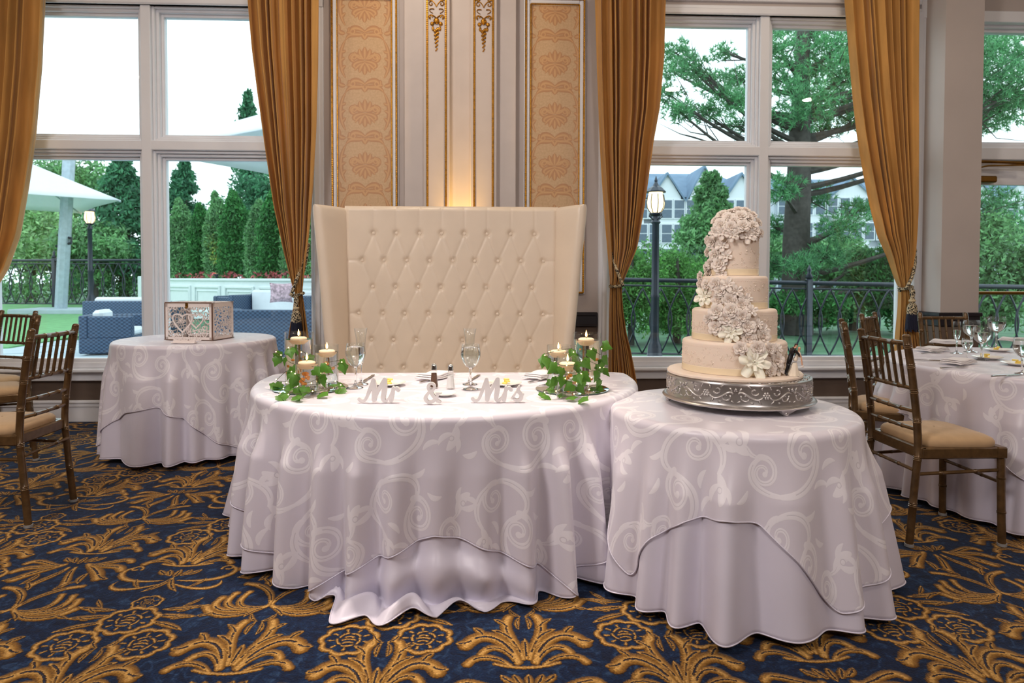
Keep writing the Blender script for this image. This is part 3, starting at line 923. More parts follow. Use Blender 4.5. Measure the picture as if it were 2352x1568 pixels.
hk = WY(707, 563, YC + .1); p = WY(685, 676, YC)
tieback(hk, p[0], p[2], YC, .042, 'black and cream cord tieback with navy tassel, left of the loveseat')
hk = WY(1400, 568, YC + .1); p = WY(1415, 655, YC)
tieback(hk, p[0], p[2], YC, .05, 'black and cream cord tieback right of the loveseat', tassel=False)
hk = WY(2100, 575, YC + .1); p = WY(2078, 660, YC)
tieback(hk, p[0], p[2], YC, .045, 'black and cream cord tieback with hanging tassel beside the pillar')

# ------------------------------------------------------------------ tufted loveseat
M['leather'] = mat('cream_leatherette', (230, 214, 194), .36, var=.03, scale=5, bump=.06, bscale=260, spec=.5)
M['blackleg'] = mat('black_lacquer_leg', (20, 18, 18), .3)
ROWS = ((537, (860, 912, 965, 1015, 1067, 1119, 1173, 1227)), (599, (834, 884, 936, 988, 1041, 1091, 1144, 1196, 1247)), (659, (858, 910, 962, 1013, 1066, 1117, 1170, 1222)),
        (720, (826, 881, 931, 985, 1038, 1089, 1143, 1195, 1247)), (780, (855, 905, 957, 1010, 1063, 1114, 1166, 1217)), (843, (826, 877, 929, 982, 1034, 1085, 1137, 1189, 1240)))


def loveseat():
    YB_, YF = 4.46, 4.22
    cx = float(WY(1032, 700, YB_)[0])
    t = thing('tufted_loveseat', 'tall cream button-tufted wingback loveseat behind the half-round table', 'sofa', (cx, YB_, 0))
    B = [[(float(q[0]) - cx, float(q[2])) for q in (WY(x, y + (x - 1040) * .006, YB_) for x in xs)] for y, xs in ROWS]
    x0, x1 = float(WY(793, 600, YB_)[0]) - cx, float(WY(1281, 600, YB_)[0]) - cx
    zt = float(WY(1030, 474, YB_)[2])
    segs = []
    for r in range(len(B) - 1):
        for (xa, za) in B[r]:
            for (xb, zb) in B[r + 1]:
                if abs(xa - xb) < .13: segs.append((xa, za, xb, zb))
    for xa, za in B[0]: segs.append((xa, za, xa, zt + .1))
    for r in (1, 3, 5):
        segs.append((x0 - .02, B[r][0][1], B[r][0][0], B[r][0][1])); segs.append((B[r][-1][0], B[r][-1][1], x1 + .02, B[r][-1][1]))
    for xa, za in B[-1]: segs.append((xa, za, xa, .5))
    nx, nz = 250, 230
    X, Z = np.meshgrid(np.linspace(x0, x1, nx), np.linspace(.50, zt, nz))
    cre = np.zeros_like(X)
    for xa, za, xb, zb in segs:
        dx, dz = xb - xa, zb - za
        q = np.clip(((X - xa) * dx + (Z - za) * dz) / (dx * dx + dz * dz), 0, 1)
        d2 = (X - xa - q * dx) ** 2 + (Z - za - q * dz) ** 2
        cre = np.maximum(cre, np.exp(-d2 / .0075 ** 2) * .55 + np.exp(-d2 / .03 ** 2) * .45)
    dip = np.zeros_like(X)
    for row in B:
        for xb, zb in row:
            dip = np.maximum(dip, np.exp(-((X - xb) ** 2 + (Z - zb) ** 2) / .021 ** 2))
    H = .045 - .0068 * cre - .021 * dip
    H *= np.clip((zt - Z) / .03, 0, 1) ** .5
    edge_ = np.minimum(X - x0, x1 - X); H *= .35 + .65 * np.clip(edge_ / .035, 0, 1) ** .5
    V = np.stack([X, -H, Z], -1)
    MB().grid(V).build('tufted_back', M['leather'], t, auto=None)
    bm = MB().ball((0, 0, 0), .0125, 12, 8, (1, .55, 1)).mesh('button', M['leather'])
    for row in B:
        for xb, zb in row: link('button', bm, t, (xb, -.024, zb))
    MB().box((x0 - .03, .0, .12), (x1 + .03, .10, zt - .012), bev=.03).build('back_shell', M['leather'], t, auto=None)
    for sgn, outl, xi in ((-1, ((720, 471), (722, 500), (733, 600), (746, 740), (758, 860)), x0), (1, ((1345, 469), (1343, 500), (1331, 600), (1316, 740), (1301, 860)), x1)):
        o = np.array([[float(q[2]), float(q[0]) - cx] for q in (WY(x, y, YF) for x, y in outl)])[::-1]
        ztw = float(WY(720 if sgn < 0 else 1345, 468, YF)[2])
        zs = np.r_[np.linspace(.10, ztw - .03, 26), ztw - .015, ztw - .004, ztw]
        rows = []
        for z in zs:
            xo = np.interp(z, o[:, 0], o[:, 1]); xo = xo if z > o[0, 0] else o[0, 1] + (z - o[0, 0]) * .12 * sgn
            ins = max(0, (z - ztw + .03) / .03) ** 2 * .028
            a = np.array((xi - .005 * sgn, .03)); b = np.array((xo, YF - YB_ + .02)); d = (b - a) / np.linalg.norm(b - a); n = np.array((d[1], -d[0])) * sgn
            th = .040 - ins; sec = []
            for k in range(9):
                an = -PI / 2 + PI * k / 8
                sec.append(b - d * th + d * th * math.cos(an) + n * th * math.sin(an) * -1 * 1.0)
            sec.append(a - n * th + d * 0.0); sec.insert(0, a + n * th)
            mid = (a + b) / 2
            sec.insert(1, mid + n * (th + .012)); 
            rows.append([(p[0], p[1], z) for p in sec])
        mb = MB().grid(rows, closed=True)
        mb.f.append(tuple((len(rows) - 1) * len(rows[0]) + j for j in range(len(rows[0]))))
        mb.build('wing', M['leather'], t, auto=50)
    MB().box((x0 + .01, -.62, .30), (x1 - .01, -.01, .50), bev=.05).build('seat_cushion', M['leather'], t, auto=None)
    MB().box((x0 - .03, -.60, .13), (x1 + .03, .08, .31), bev=.02).build('seat_base', M['leather'], t, auto=None)
    lg = MB().lathe([(.018, 0), (.03, .13)], 10, capb=True, capt=True).mesh('leg', M['blackleg'])
    for sx in (x0 + .06, x1 - .06):
        for sy in (-.54, .02): link('leg', lg, t, (sx, sy, 0))
    return t


loveseat()


# ------------------------------------------------------------------ tables and draped cloths
def resample(P, n):
    P = np.asarray(P, float); Q = np.r_[P, P[:1]]
    L = np.r_[0, np.cumsum(np.linalg.norm(np.diff(Q, axis=0), axis=1))]
    t = np.linspace(0, L[-1], n, endpoint=False)
    R = np.stack([np.interp(t, L, Q[:, i]) for i in (0, 1)], 1)
    T = np.roll(R, -2, 0) - np.roll(R, 2, 0); T /= np.linalg.norm(T, axis=1)[:, None]
    Nn = np.stack([T[:, 1], -T[:, 0]], 1)       # outward for a counter-clockwise outline
    k = 9; ker = np.ones(k) / k
    Np = np.stack([np.convolve(np.r_[Nn[-k:, i], Nn[:, i], Nn[:k, i]], ker, 'same')[k:-k] for i in (0, 1)], 1)
    Np /= np.linalg.norm(Np, axis=1)[:, None]
    return R, Np, t, L[-1]


def pleat(a, per, seed, sharp=.85):
    r = np.random.default_rng(seed)
    n = max(3, round(a[-1] / per)); Lt = a[-1] * (1 + 1 / len(a))
    x = a / Lt
    warp = x * n + sum(r.uniform(.08, .26) * np.sin(2 * PI * (k * x + r.random())) for k in (2, 3, 5))
    amp = 1 + sum(r.uniform(.15, .32) * np.sin(2 * PI * (k * x + r.random())) for k in (2, 4, 7))
    f = (.5 + .5 * np.cos(2 * PI * warp)) ** sharp
    return f * amp


def drape(name, outline, T, L, flare, A, fold, off, mat_, ns=46, rim=.022, uvshift=(0, 0), wr=0.0, seed=3, parent=None, under=None):
    """cloth lying on a table top of that outline and hanging L beyond its edge; what is longer than the drop lies on the floor"""
    R, Nn, a, _ = outline
    n = len(R); c = R.mean(0)
    if np.isscalar(L): L = np.full(n, L)
    rows, uvs = [], []
    for f in (0.02, .35, .7, .9, .97):
        p = c + (R - c) * f
        rows.append(np.c_[p, np.full(n, T + off)]); uvs.append(p)
    for k in range(1, 6):
        an = PI / 2 * k / 5
        o = (rim + off) * math.sin(an) - rim * .15; z = T + off - (rim + off) * (1 - math.cos(an))
        rows.append(np.c_[R + Nn * o, np.full(n, z)]); uvs.append(R + Nn * (rim * an))
    zs0 = T - rim; o0 = rim * .85 + off
    r = np.random.default_rng(seed)
    ph = r.uniform(0, 6, 12)
    tt = np.linspace(0, 1, ns + 1)[1:]
    for t in tt:
        s = (L - rim * 1.5) * t
        drop = np.minimum(s, zs0 - .006)
        exc = np.maximum(0, s - (zs0 - .006))
        q = np.clip(drop / .68, 0, 1.1)
        g = q ** 1.1
        o = o0 + flare * g + A * fold * (.06 + .94 * np.clip(q, 0, 2) ** .6) * np.clip(s / .20, 0, 1)
        z = zs0 - drop
        if wr > 0:
            full = np.maximum(0, L - rim * 1.5 - zs0)
            x = a * 9
            w1 = np.sin(x * 1.3 + ph[0] + 6 * t) * np.sin(x * .45 + ph[1] - 9 * t) + .6 * np.sin(x * 2.9 + ph[2] - 14 * t)
            o = o + np.clip(full / .12, 0, 1.2) * (.045 * np.exp(-((z - .13) / .09) ** 2)) * np.clip((s - under) / .06, 0, 1) * (1 + .5 * np.sin(x * .8 + ph[3]))
            o = o + exc * .62 + np.where(exc > 0, .014 * w1 * np.clip(exc / .03, 0, 1), 0)
            z = np.where(exc > 0, .006 + wr * np.clip(exc / .05, 0, 1) * np.abs(w1) * (.4 + .6 * np.sin(PI * np.clip(exc / (full + 1e-6), 0, 1))), z)
        rows.append(np.c_[R + Nn * o[:, None], z]); uvs.append(R + Nn * (rim * 1.5 + s)[:, None])
    mb = MB().grid(np.array(rows), closed=True, uv=np.array(uvs) + np.array(uvshift))
    mb.f.append(tuple(range(n))[::-1])
    o = mb.build(name, mat_, parent, auto=None, uv=True)
    md = o.modifiers.new('cloth', 'SOLIDIFY'); md.thickness = .0025; md.offset = 1
    h = np.r_[rows[-1], rows[-1][:1]] + np.array((0, 0, .001))
    MB().tube(h, .0028, 5, cap=False).build('hem', M['linen'], o, auto=None)
    return o


def circle_outline(c, r, n=420):
    t = np.linspace(0, 2 * PI, 400, endpoint=False)
    return resample(np.c_[c[0] + r * np.cos(t), c[1] + r * np.sin(t)], n)


def tab(ctrl, ang):
    """periodic smooth interpolation of (degrees, value) pairs"""
    c = sorted(ctrl); x = [k for k, _ in c]; y = [v for _, v in c]
    x = [x[-1] - 360] + x + [x[0] + 360]; y = [y[-1]] + y + [y[0]]
    ang = np.mod(ang, 360)
    v = np.interp(ang, x, y)
    k = 5; ker = np.hanning(k + 2)[1:-1]; ker /= ker.sum()
    return np.convolve(np.r_[v[-k:], v, v[:k]], ker, 'same')[k:-k]


def base_table(name, label, c, r, T, pts=None):
    t = thing(name, label, 'table', (c[0], c[1], 0))
    mb = MB()
    P = pts if pts is not None else [(r * math.cos(a), r * math.sin(a)) for a in np.linspace(0, 2 * PI, 48, endpoint=False)]
    n = len(P)
    mb.add([(x, y, T - .03) for x, y in P] + [(x, y, T - .0005) for x, y in P],
           [tuple(range(n))[::-1], tuple(range(n, 2 * n))] + [(i, (i + 1) % n, n + (i + 1) % n, n + i) for i in range(n)])
    mb.build('tabletop', M['plywood'], t, auto=30)
    lg = MB().tube([(0, 0, 0), (0, 0, T - .03)], .018, 8).mesh('leg', M['blackleg'])
    rr = .72 * (r or .7)
    for k in range(4):
        a = PI / 4 + k * PI / 2
        link('leg', lg, t, (rr * math.cos(a) * (1.0 if r else 1.1), rr * math.sin(a) * (1.0 if r else .5), 0))
    return t


M['plywood'] = mat('plain_plywood', (170, 132, 90), .6)

# --- sweetheart table
TM = .72
MC = (-.200, 3.40)
_t = np.linspace(PI, 2 * PI, 120)
mo = [(MC[0] + .955 * math.cos(a), MC[1] + .935 * math.sin(a)) for a in _t]
_b = np.linspace(0, PI / 2, 14)
mo += [(MC[0] + .885 + .07 * math.cos(a), 3.50 + .07 * math.sin(a)) for a in _b] + [(MC[0] - .885 - .07 * math.sin(a), 3.50 + .07 * math.cos(a)) for a in _b]
base_table('sweetheart_table', 'half-round table hidden under white cloths before the loveseat', MC, None, TM, [(x - MC[0], y - MC[1]) for x, y in mo])
OM = resample(mo, 620)
angM = np.degrees(np.arctan2(-(OM[0][:, 1] - MC[1]) / .935, OM[0][:, 0] - MC[0]))      # 0 right, 90 front, 180 left
fM = pleat(OM[2], .165, 11)
LU = tab(((0, .70), (25, .70), (45, .70), (62, .71), (72, .79), (85, .84), (95, .88), (103, .96), (110, .88), (115, .72), (122, .70), (140, .71), (160, .72), (180, .72), (200, .70), (270, .68), (340, .68)), angM)
FU = tab(((0, .02), (40, .0), (60, .0), (90, -.03), (120, -.02), (145, -.03), (165, .03), (182, .13), (200, .06), (270, .0)), angM)
LO = tab(((0, .34), (20, .40), (40, .48), (54, .62), (61, .72), (66, .62), (76, .545), (83, .49), (90, .455), (96, .51), (103, .56), (112, .64), (121, .74), (130, .66), (141, .57), (155, .43), (166, .38), (182, .32), (270, .20)), angM)
u = drape('table_underlay', OM, TM, LU, FU, .105, fM, .001, M['linen'], wr=.05, seed=5, under=LO)
tag(u, 'plain white satin underlay pooling on the carpet under the half-round table', 'tablecloth')
o = drape('table_overlay', OM, TM, LO, FU, .105, fM, .008, M['damask'], seed=6)
tag(o, 'white scroll-damask overlay cloth on the half-round sweetheart table', 'tablecloth')

# --- cake table
TC = .70
CC = (1.035, 2.69); RC = .478
base_table('cake_table', 'round table hidden under white cloths below the wedding cake', CC, RC, TC)
OC = circle_outline(CC, RC)
angC = np.degrees(np.arctan2(OC[0][:, 1] - CC[1], OC[0][:, 0] - CC[0]))
fC = pleat(OC[2], .175, 23)
FC = .05 * (1 - np.exp(-((np.mod(angC, 360) - 172) / 32) ** 2)) + .01
AC = .09 * (1 - .5 * np.exp(-((np.mod(angC, 360) - 172) / 32) ** 2))
u = drape('table_underlay', OC, TC, TC - .022, FC, AC, fC, .001, M['linen'], seed=7)
tag(u, 'plain white satin underlay hanging to the floor below the wedding cake', 'tablecloth')
LC = tab([(a % 360, v) for a, v in ((-178, .34), (-165, .45), (-151, .61), (-140, .42), (-126, .32), (-112, .285), (-100, .31), (-88, .42), (-78, .55), (-71, .62), (-51, .55), (-35, .46), (-20, .39), (0, .32), (45, .6), (90, .3), (135, .5))], angC)
o = drape('table_overlay', OC, TC, LC, FC, AC, fC, .008, M['damask'], uvshift=(.17, .3), seed=8)
tag(o, 'white scroll-damask overlay cloth on the round cake table', 'tablecloth')

# --- gift table by the lawn window
TG = .80
a_, b_ = G(265, 780, TG), G(632, 779, TG)
GC = (float(a_[0] + b_[0]) / 2, float(a_[1] + b_[1]) / 2 + .02); RG = float(np.linalg.norm(a_ - b_)) / 2 - .05
base_table('gift_table', 'round table hidden under white cloths by the lawn window', GC, RG, TG)
OG = circle_outline(GC, RG)
angG = np.degrees(np.arctan2(OG[0][:, 1] - GC[1], OG[0][:, 0] - GC[0]))
fG = pleat(OG[2], .16, 31)
u = drape('table_underlay', OG, TG, TG - .03, .0, .085, fG, .001, M['linen'], seed=9)
tag(u, 'plain white satin underlay on the round table with the card box', 'tablecloth')
LG = tab([(v % 360, w) for v, w in ((-178, .40), (-150, .72), (-130, .52), (-112, .44), (-92, .40), (-75, .48), (-55, .66), (-40, .72), (-20, .55), (0, .44), (45, .7), (90, .42), (135, .7))], angG)
o = drape('table_overlay', OG, TG, LG, .0, .085, fG, .008, M['damask'], uvshift=(.4, .1), seed=10)
tag(o, 'white scroll-damask overlay cloth on the round table with the card box', 'tablecloth')

# --- guest table at the right edge
TR = .76
RCN = (3.36, 3.56); RR = .90
base_table('guest_table', 'large round guest table hidden under white cloths at the right edge', RCN, RR, TR)
OR_ = circle_outline(RCN, RR, 560)
angR = np.degrees(np.arctan2(OR_[0][:, 1] - RCN[1], OR_[0][:, 0] - RCN[0]))
fR = pleat(OR_[2], .19, 41)
u = drape('table_underlay', OR_, TR, TR - .02, .03, .09, fR, .001, M['linen'], seed=11)
tag(u, 'plain white satin underlay of the large guest table beside the chairs', 'tablecloth')
LR = tab([(v % 360, w) for v, w in ((-200, .28), (-180, .30), (-165, .33), (-150, .40), (-135, .56), (-120, .62), (-105, .45), (-90, .30), (-45, .6), (0, .3), (45, .6), (90, .3), (135, .5))], angR)
o = drape('table_overlay', OR_, TR, LR, .03, .09, fR, .008, M['damask'], uvshift=(.2, .6), seed=12)
tag(o, 'white scroll-damask overlay cloth on the large guest table', 'tablecloth')


# ------------------------------------------------------------------ chiavari chairs
M['bronze'] = mat('bronze_lacquered_wood', (98, 74, 46), .30, metal=.35, var=.3, scale=30, coat=.3)
M['seatpad'] = mat('tan_seat_fabric', (188, 156, 118), .85, var=.05, scale=30, sheen=.3, bump=.06, bscale=500)
M['glide'] = mat('grey_glide', (150, 150, 150), .4)


def bamboo(mb, P, r, rings, n=10):
    """a turned rod with double bamboo rings at these fractions of its length"""
    P = np.asarray(P, float)
    L = np.r_[0, np.cumsum(np.linalg.norm(np.diff(P, axis=0), axis=1))]; L /= L[-1]
    ts = set(np.linspace(0, 1, 9))
    mod = {}
    for q in rings:
        for d, v in ((-.012, 1), (-.008, 1.14), (-.004, .94), (0, 1.12), (.004, .94), (.008, 1.14), (.012, 1)):
            mod[min(1, max(0, q + d))] = v; ts.add(min(1, max(0, q + d)))
    ts = np.array(sorted(ts))
    Q = np.stack([np.interp(ts, L, P[:, i]) for i in range(3)], 1)
    mb.tube(Q, [r * mod.get(t, 1.0) for t in ts], n)


def make_chair(label):
    t = thing('chiavari_chair', label, 'chair')
    w = .182
    for s in (-1, 1):
        P = [(s * (w + .005), -.235, 0), (s * w, -.215, .22), (s * w, -.195, .46), (s * w, -.205, .60), (s * w, -.23, .80), (s * w, -.262, .985)]
        m = MB(); bamboo(m, P, .0175, (.2, .42, .60, .74, .86, .955)); m.ball((s * w, -.263, .987), .0175, 10, 6, (1, 1, .6)); m.build('back_post', M['bronze'], t)
        MB().lathe([(.016, 0), (.021, .003), (.021, .016)], 10, (s * (w + .005), -.235, 0), capb=True, capt=True).build('glide', M['glide'], t)
        m = MB(); bamboo(m, [(s * (w + .015), .205, 0), (s * (w + .012), .2, .2), (s * (w + .01), .195, .46)], .0175, (.35, .7)); m.build('leg', M['bronze'], t)
        MB().lathe([(.016, 0), (.021, .003), (.021, .016)], 10, (s * (w + .015), .205, 0), capb=True, capt=True).build('glide', M['glide'], t)
        m = MB(); bamboo(m, [(s * w, -.21, .34), (s * (w + .01), .2, .36)], .0085, (.3, .7), 8); m.build('stretcher', M['bronze'], t)

    def yb(z): return float(np.interp(z, (.46, .60, .80, .985), (-.195, -.205, -.23, -.262)))
    for z, r in ((.952, .0125), (.745, .0115), (.635, .0105), (.55, .0105)):
        m = MB(); bamboo(m, [(-w, yb(z), z), (-w * .4, yb(z) - .012, z), (w * .4, yb(z) - .012, z), (w, yb(z), z)], r, (.25, .5, .75), 8); m.build('back_rail', M['bronze'], t)
    for k in range(6):
        x = -w + (k + 1) * 2 * w / 7
        m = MB(); bamboo(m, [(x, yb(.745) - .01, .745), (x, yb(.952) - .011, .952)], .0082, (.5,), 8); m.build('spindle', M['bronze'], t)
    for y, z in ((.2, .30), (-.215, .36)):
        m = MB(); bamboo(m, [(-w, y, z), (w, y, z)], .0085, (.3, .7), 8); m.build('stretcher', M['bronze'], t)
    f = MB()
    f.box((-w - .02, -.20, .415), (w + .02, -.165, .47), bev=.006); f.box((-w - .03, .17, .415), (w + .03, .215, .47), bev=.006)
    f.box((-w - .022, -.19, .415), (-w + .012, .2, .468), bev=.006); f.box((w - .012, -.19, .415), (w + .022, .2, .468), bev=.006)
    f.build('seat_frame', M['bronze'], t)
    n = 40; a = np.linspace(0, 2 * PI, n, endpoint=False)
    sx = np.sign(np.cos(a)) * np.abs(np.cos(a)) ** .38; sy = np.sign(np.sin(a)) * np.abs(np.sin(a)) ** .38
    rows = []
    for sc, z in ((.97, .462), (1.0, .474), (1.0, .490), (.96, .503), (.86, .513), (.6, .520), (.3, .522), (.02, .523)):
        rows.append(np.c_[sx * (w + .012 + .012 * sy) * sc, .008 + sy * .192 * sc, np.full(n, z)])
    c = MB().grid(rows, closed=True); c.f.append(tuple(range(n))[::-1]); c.build('seat_pad', M['seatpad'], t, auto=60)
    return t


c0 = make_chair('bronze bamboo chair with tan seat pad, nearest of the three left of the gift table')


def seat(o, back, rz):
    """puts the chair so that the foot of its back stands there"""
    o.location = (back[0] - .235 * math.sin(rz), back[1] + .235 * math.cos(rz), 0); o.rotation_euler = (0, 0, rz)


R_ = math.radians
seat(c0, (-2.30, 3.46), R_(92)); c0['group'] = 'chiavari chairs'


def more_chair(px, dep, rz, label):
    c = dup(c0, label=label, group='chiavari chairs')
    d = ray(px, 800) * dep
    seat(c, (d[0], d[1]), R_(rz)); return c


more_chair(75, 4.52, 127, 'bronze bamboo chair seen edge-on behind the nearest left chair')
more_chair(36, 4.98, 160, 'bronze bamboo chair with its back to the lawn window, farthest on the left')
c4 = dup(c0, label='bronze bamboo chair with tan seat pad at the guest table, nearest the cake', group='chiavari chairs')
seat(c4, (1.975, 3.09), R_(-90))
more_chair(1946, 4.02, -117, 'bronze bamboo chair seen edge-on, half hidden behind the nearest right chair')
more_chair(2002, 4.92, -135, 'bronze bamboo chair between the guest table and the window sill')
more_chair(2169, 4.98, 180, 'bronze bamboo chair in front of the pillar, behind the guest table')

# ------------------------------------------------------------------ glass, water, wax, metal, china
M['vglass'] = thin_glass('clear_glass', (0.985, 0.995, 0.99, 1), 1.0)
M['sglass'] = solid_glass('clear_stem_glass', 1.45)
M['water'] = solid_glass('water', 1.33, (0.99, 1, 1, 1))
M['mirror'] = mat('mirror_glass', (232, 238, 238), .02, metal=1.0, var=0)
M['mirroredge'] = mat('mirror_edge', (70, 92, 86), .2)
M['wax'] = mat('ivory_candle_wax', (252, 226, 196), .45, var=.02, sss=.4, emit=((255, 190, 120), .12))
M['wick'] = mat('black_wick', (30, 22, 18), .9)
M['flame'] = emitter('candle_flame', (255, 196, 110), 14)
M['fairy'] = emitter('fairy_light', (255, 214, 140), 9)
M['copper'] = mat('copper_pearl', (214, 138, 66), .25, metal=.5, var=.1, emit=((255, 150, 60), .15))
M['leaf'] = mat('ivy_leaf', (84, 134, 46), .4, var=.3, scale=40, trans=.25)
M['vine'] = mat('ivy_vine', (70, 80, 44), .6)
M['china'] = mat('white_china', (240, 236, 228), .18, var=.01, coat=.4)
M['butter'] = mat('yellow_butter', (246, 218, 110), .4, var=.03)
M['steel'] = mat('polished_cutlery_steel', (190, 186, 180), .18, metal=1.0, var=.05)
M['chrome'] = mat('chrome_cap', (210, 210, 210), .1, metal=1.0, var=.02)
M['salt'] = mat('white_salt', (240, 238, 236), .9)
M['pepper'] = mat('ground_pepper', (96, 68, 52), .95, var=.6, scale=500)
M['wood_white'] = mat('white_painted_letter', (220, 216, 214), .5, var=.02)
M['laser'] = mat('pale_laser_cut_wood', (242, 232, 228), .55, var=.05)
M['singe'] = mat('singed_wood_edge', (120, 92, 78), .7)


def floating_candle_proto():
    t = thing('floating_candle', '', 'candle')
    MB().lathe([(.004, -.026), (.020, -.024), (.032, -.012), (.0375, .0), (.036, .006), (.030, .009), (.010, .0085), (.0015, .008)], 26, capb=True, capt=True).build('wax', M['wax'], t, auto=None)
    MB().tube([(0, 0, .007), (.001, 0, .016)], .0012, 5).build('wick', M['wick'], t)
    MB().lathe([(.0008, .014), (.0042, .019), (.0050, .024), (.0036, .032), (.0012, .041), (.0002, .046)], 12, capb=True, capt=True).build('flame', M['flame'], t, auto=None)
    return t


def vase(label, p, r, h, z0):
    t = thing('cylinder_vase', label, 'vase', (p[0], p[1], z0), group=None)
    MB().lathe([(.001, .001), (r - .002, .001), (r, .004), (r, h - .002), (r - .001, h), (r - .003, h - .001), (r - .0035, h - .004), (r - .0035, .012), (r - .006, .009), (.001, .009)], 48, capb=True, capt=True).build('glass', M['vglass'], t, auto=50)
    wl = h - .034
    MB().lathe([(.001, .0095), (r - .0045, .0095), (r - .0042, .013), (r - .0042, wl), (.001, wl)], 48, capb=True, capt=True).build('water', M['water'], t, auto=40)
    return t, wl


CANDLE = None


def ivy_leaf_mesh():
    out = [(0, 0), (.10, -.10), (.34, -.16), (.40, .04), (.58, .16), (.46, .40), (.30, .52), (.14, .78), (0, 1.0)]
    P = [(x, y) for x, y in out] + [(-x, y) for x, y in out[-2:0:-1]]
    v = [(0, .35, .06)] + [(x, y - .0, -.22 * abs(x) - .10 * max(0, y - .5)) for x, y in P]
    n = len(P); mb = MB().add(v, [(0, 1 + i, 1 + (i + 1) % n) for i in range(n)])
    return mb.mesh('leaf', M['leaf'], auto=None)


LEAF = ivy_leaf_mesh()
PEARL = MB().ball((0, 0, 0), .0085, 10, 7).mesh('copper_pearl', M['copper'], auto=None)
FAIRY = MB().ball((0, 0, 0), .0028, 6, 4).mesh('fairy_light', M['fairy'], auto=None)


def ray_cyl(px, py, c, r, z0, z1):
    d = ray(px, py); ox, oy = -c[0], -c[1]
    A = d[0] ** 2 + d[1] ** 2; B_ = 2 * (ox * d[0] + oy * d[1]); Cc = ox * ox + oy * oy - r * r
    D = B_ * B_ - 4 * A * Cc
    if D < 0: return None
    t = (-B_ - math.sqrt(D)) / (2 * A); p = EYE + d * t
    return p if z0 <= p[2] <= z1 else None


def centrepiece(side, mx, my, specs, leaves, ox, oy, seed):
    global CANDLE
    r_ = random.Random(seed)
    c = G(mx, my, TM); zt = TM + .0105
    m = thing('mirror_disc', 'round mirror tray under the candle vases at the %s of the sweetheart table' % side, 'mirror', (c[0], c[1], zt))
    R = .172
    MB().lathe([(.001, 0), (R, 0), (R, .004)], 72, capb=True).build('backing', M['mirroredge'], m, auto=30)
    MB().lathe([(R, .004), (R - .003, .0052), (.001, .0052)], 72, capt=True).build('mirror_face', M['mirror'], m, auto=30)
    z0 = zt + .0054
    cyl = []
    for (px, py, r, h, what) in specs:
        p = G(px, py, z0)
        v, wl = vase('%s glass cylinder vase of water with floating candle, %s mirror tray' % (what, side), p, r, h, z0)
        if CANDLE is None:
            k = CANDLE = floating_candle_proto()
        else:
            k = dup(CANDLE)
        k.location = (p[0] + r_.uniform(-.2, .2) * (r - .038), p[1] + r_.uniform(-.2, .2) * (r - .038), z0 + wl + .001); k['label'] = 'lit ivory floating candle in the %s vase on the %s mirror tray' % (what, side)
        k['group'] = 'floating candles'
        cyl.append((p, r, h))
        for q in range(8):
            a = r_.uniform(0, 6.28); rr = (r - .016) * math.sqrt(r_.random())
            o = link('copper_pearl', PEARL, None, (p[0] + rr * math.cos(a), p[1] + rr * math.sin(a), z0 + r_.uniform(.03, wl - .04)))
            s = r_.choice((.6, .8, 1.0, 1.1)); o.scale = (s, s, s)
            tag(o, 'small copper pearl drifting in the %s vase on the %s mirror tray' % (what, side), 'pearl', 'pearls in the %s %s vase' % (side, what))
    g = thing('ivy_garland', 'green ivy garland with fairy lights wound round the %s candle vases' % side, 'garland', (c[0], c[1], zt))
    pts = []
    for i, (lx, ly) in enumerate(leaves):
        px, py = ox + lx / 7.84, oy + ly / 7.84
        best = None
        for (p, r, h) in cyl:
            q = ray_cyl(px, py, p, r + .012, z0 + .02, z0 + h)
            if q is not None and (best is None or q[1] < best[1]): best = q
        if best is None:
            best = WY(px, py, c[1] - .02)
            if best[2] < z0 + .012: best = G(px, py, z0 + .012)
        pts.append(best)
        s = r_.uniform(.040, .056)
        o = link('leaf', LEAF, g, Vector(best - np.array((c[0], c[1], zt))))
        o.rotation_euler = (R_(r_.uniform(60, 115)) if best[2] > z0 + .03 else R_(r_.uniform(5, 40)), R_(r_.uniform(-25, 25)), R_(r_.uniform(-50, 50)))
        o.rotation_euler.rotate_axis('Z', R_(r_.uniform(110, 250)))
        o.scale = (s, s, s)
    P = sorted(pts, key=lambda q: -q[2])
    rows = [P[i:i + 6] for i in range(0, len(P), 6)]
    path = []
    for k, rw in enumerate(rows): path += sorted(rw, key=lambda q: q[0] if k % 2 else -q[0])
    path = np.array(path) - np.array((c[0], c[1], zt)) + np.array((0, -.006, .012))
    t = np.arange(len(path)); tt = np.linspace(0, len(path) - 1, len(path) * 6)
    sm = np.stack([np.interp(tt, t, path[:, i]) for i in range(3)], 1)
    for _ in range(4): sm[1:-1] = (sm[:-2] + sm[1:-1] * 2 + sm[2:]) / 4
    MB().tube(sm, .0012, 5).build('vine', M['vine'], g)
    for i in range(3, len(sm), 9):
        link('fairy_light', FAIRY, g, Vector(sm[i] + np.array((r_.uniform(-.006, .006), -.004, r_.uniform(-.006, .006)))))


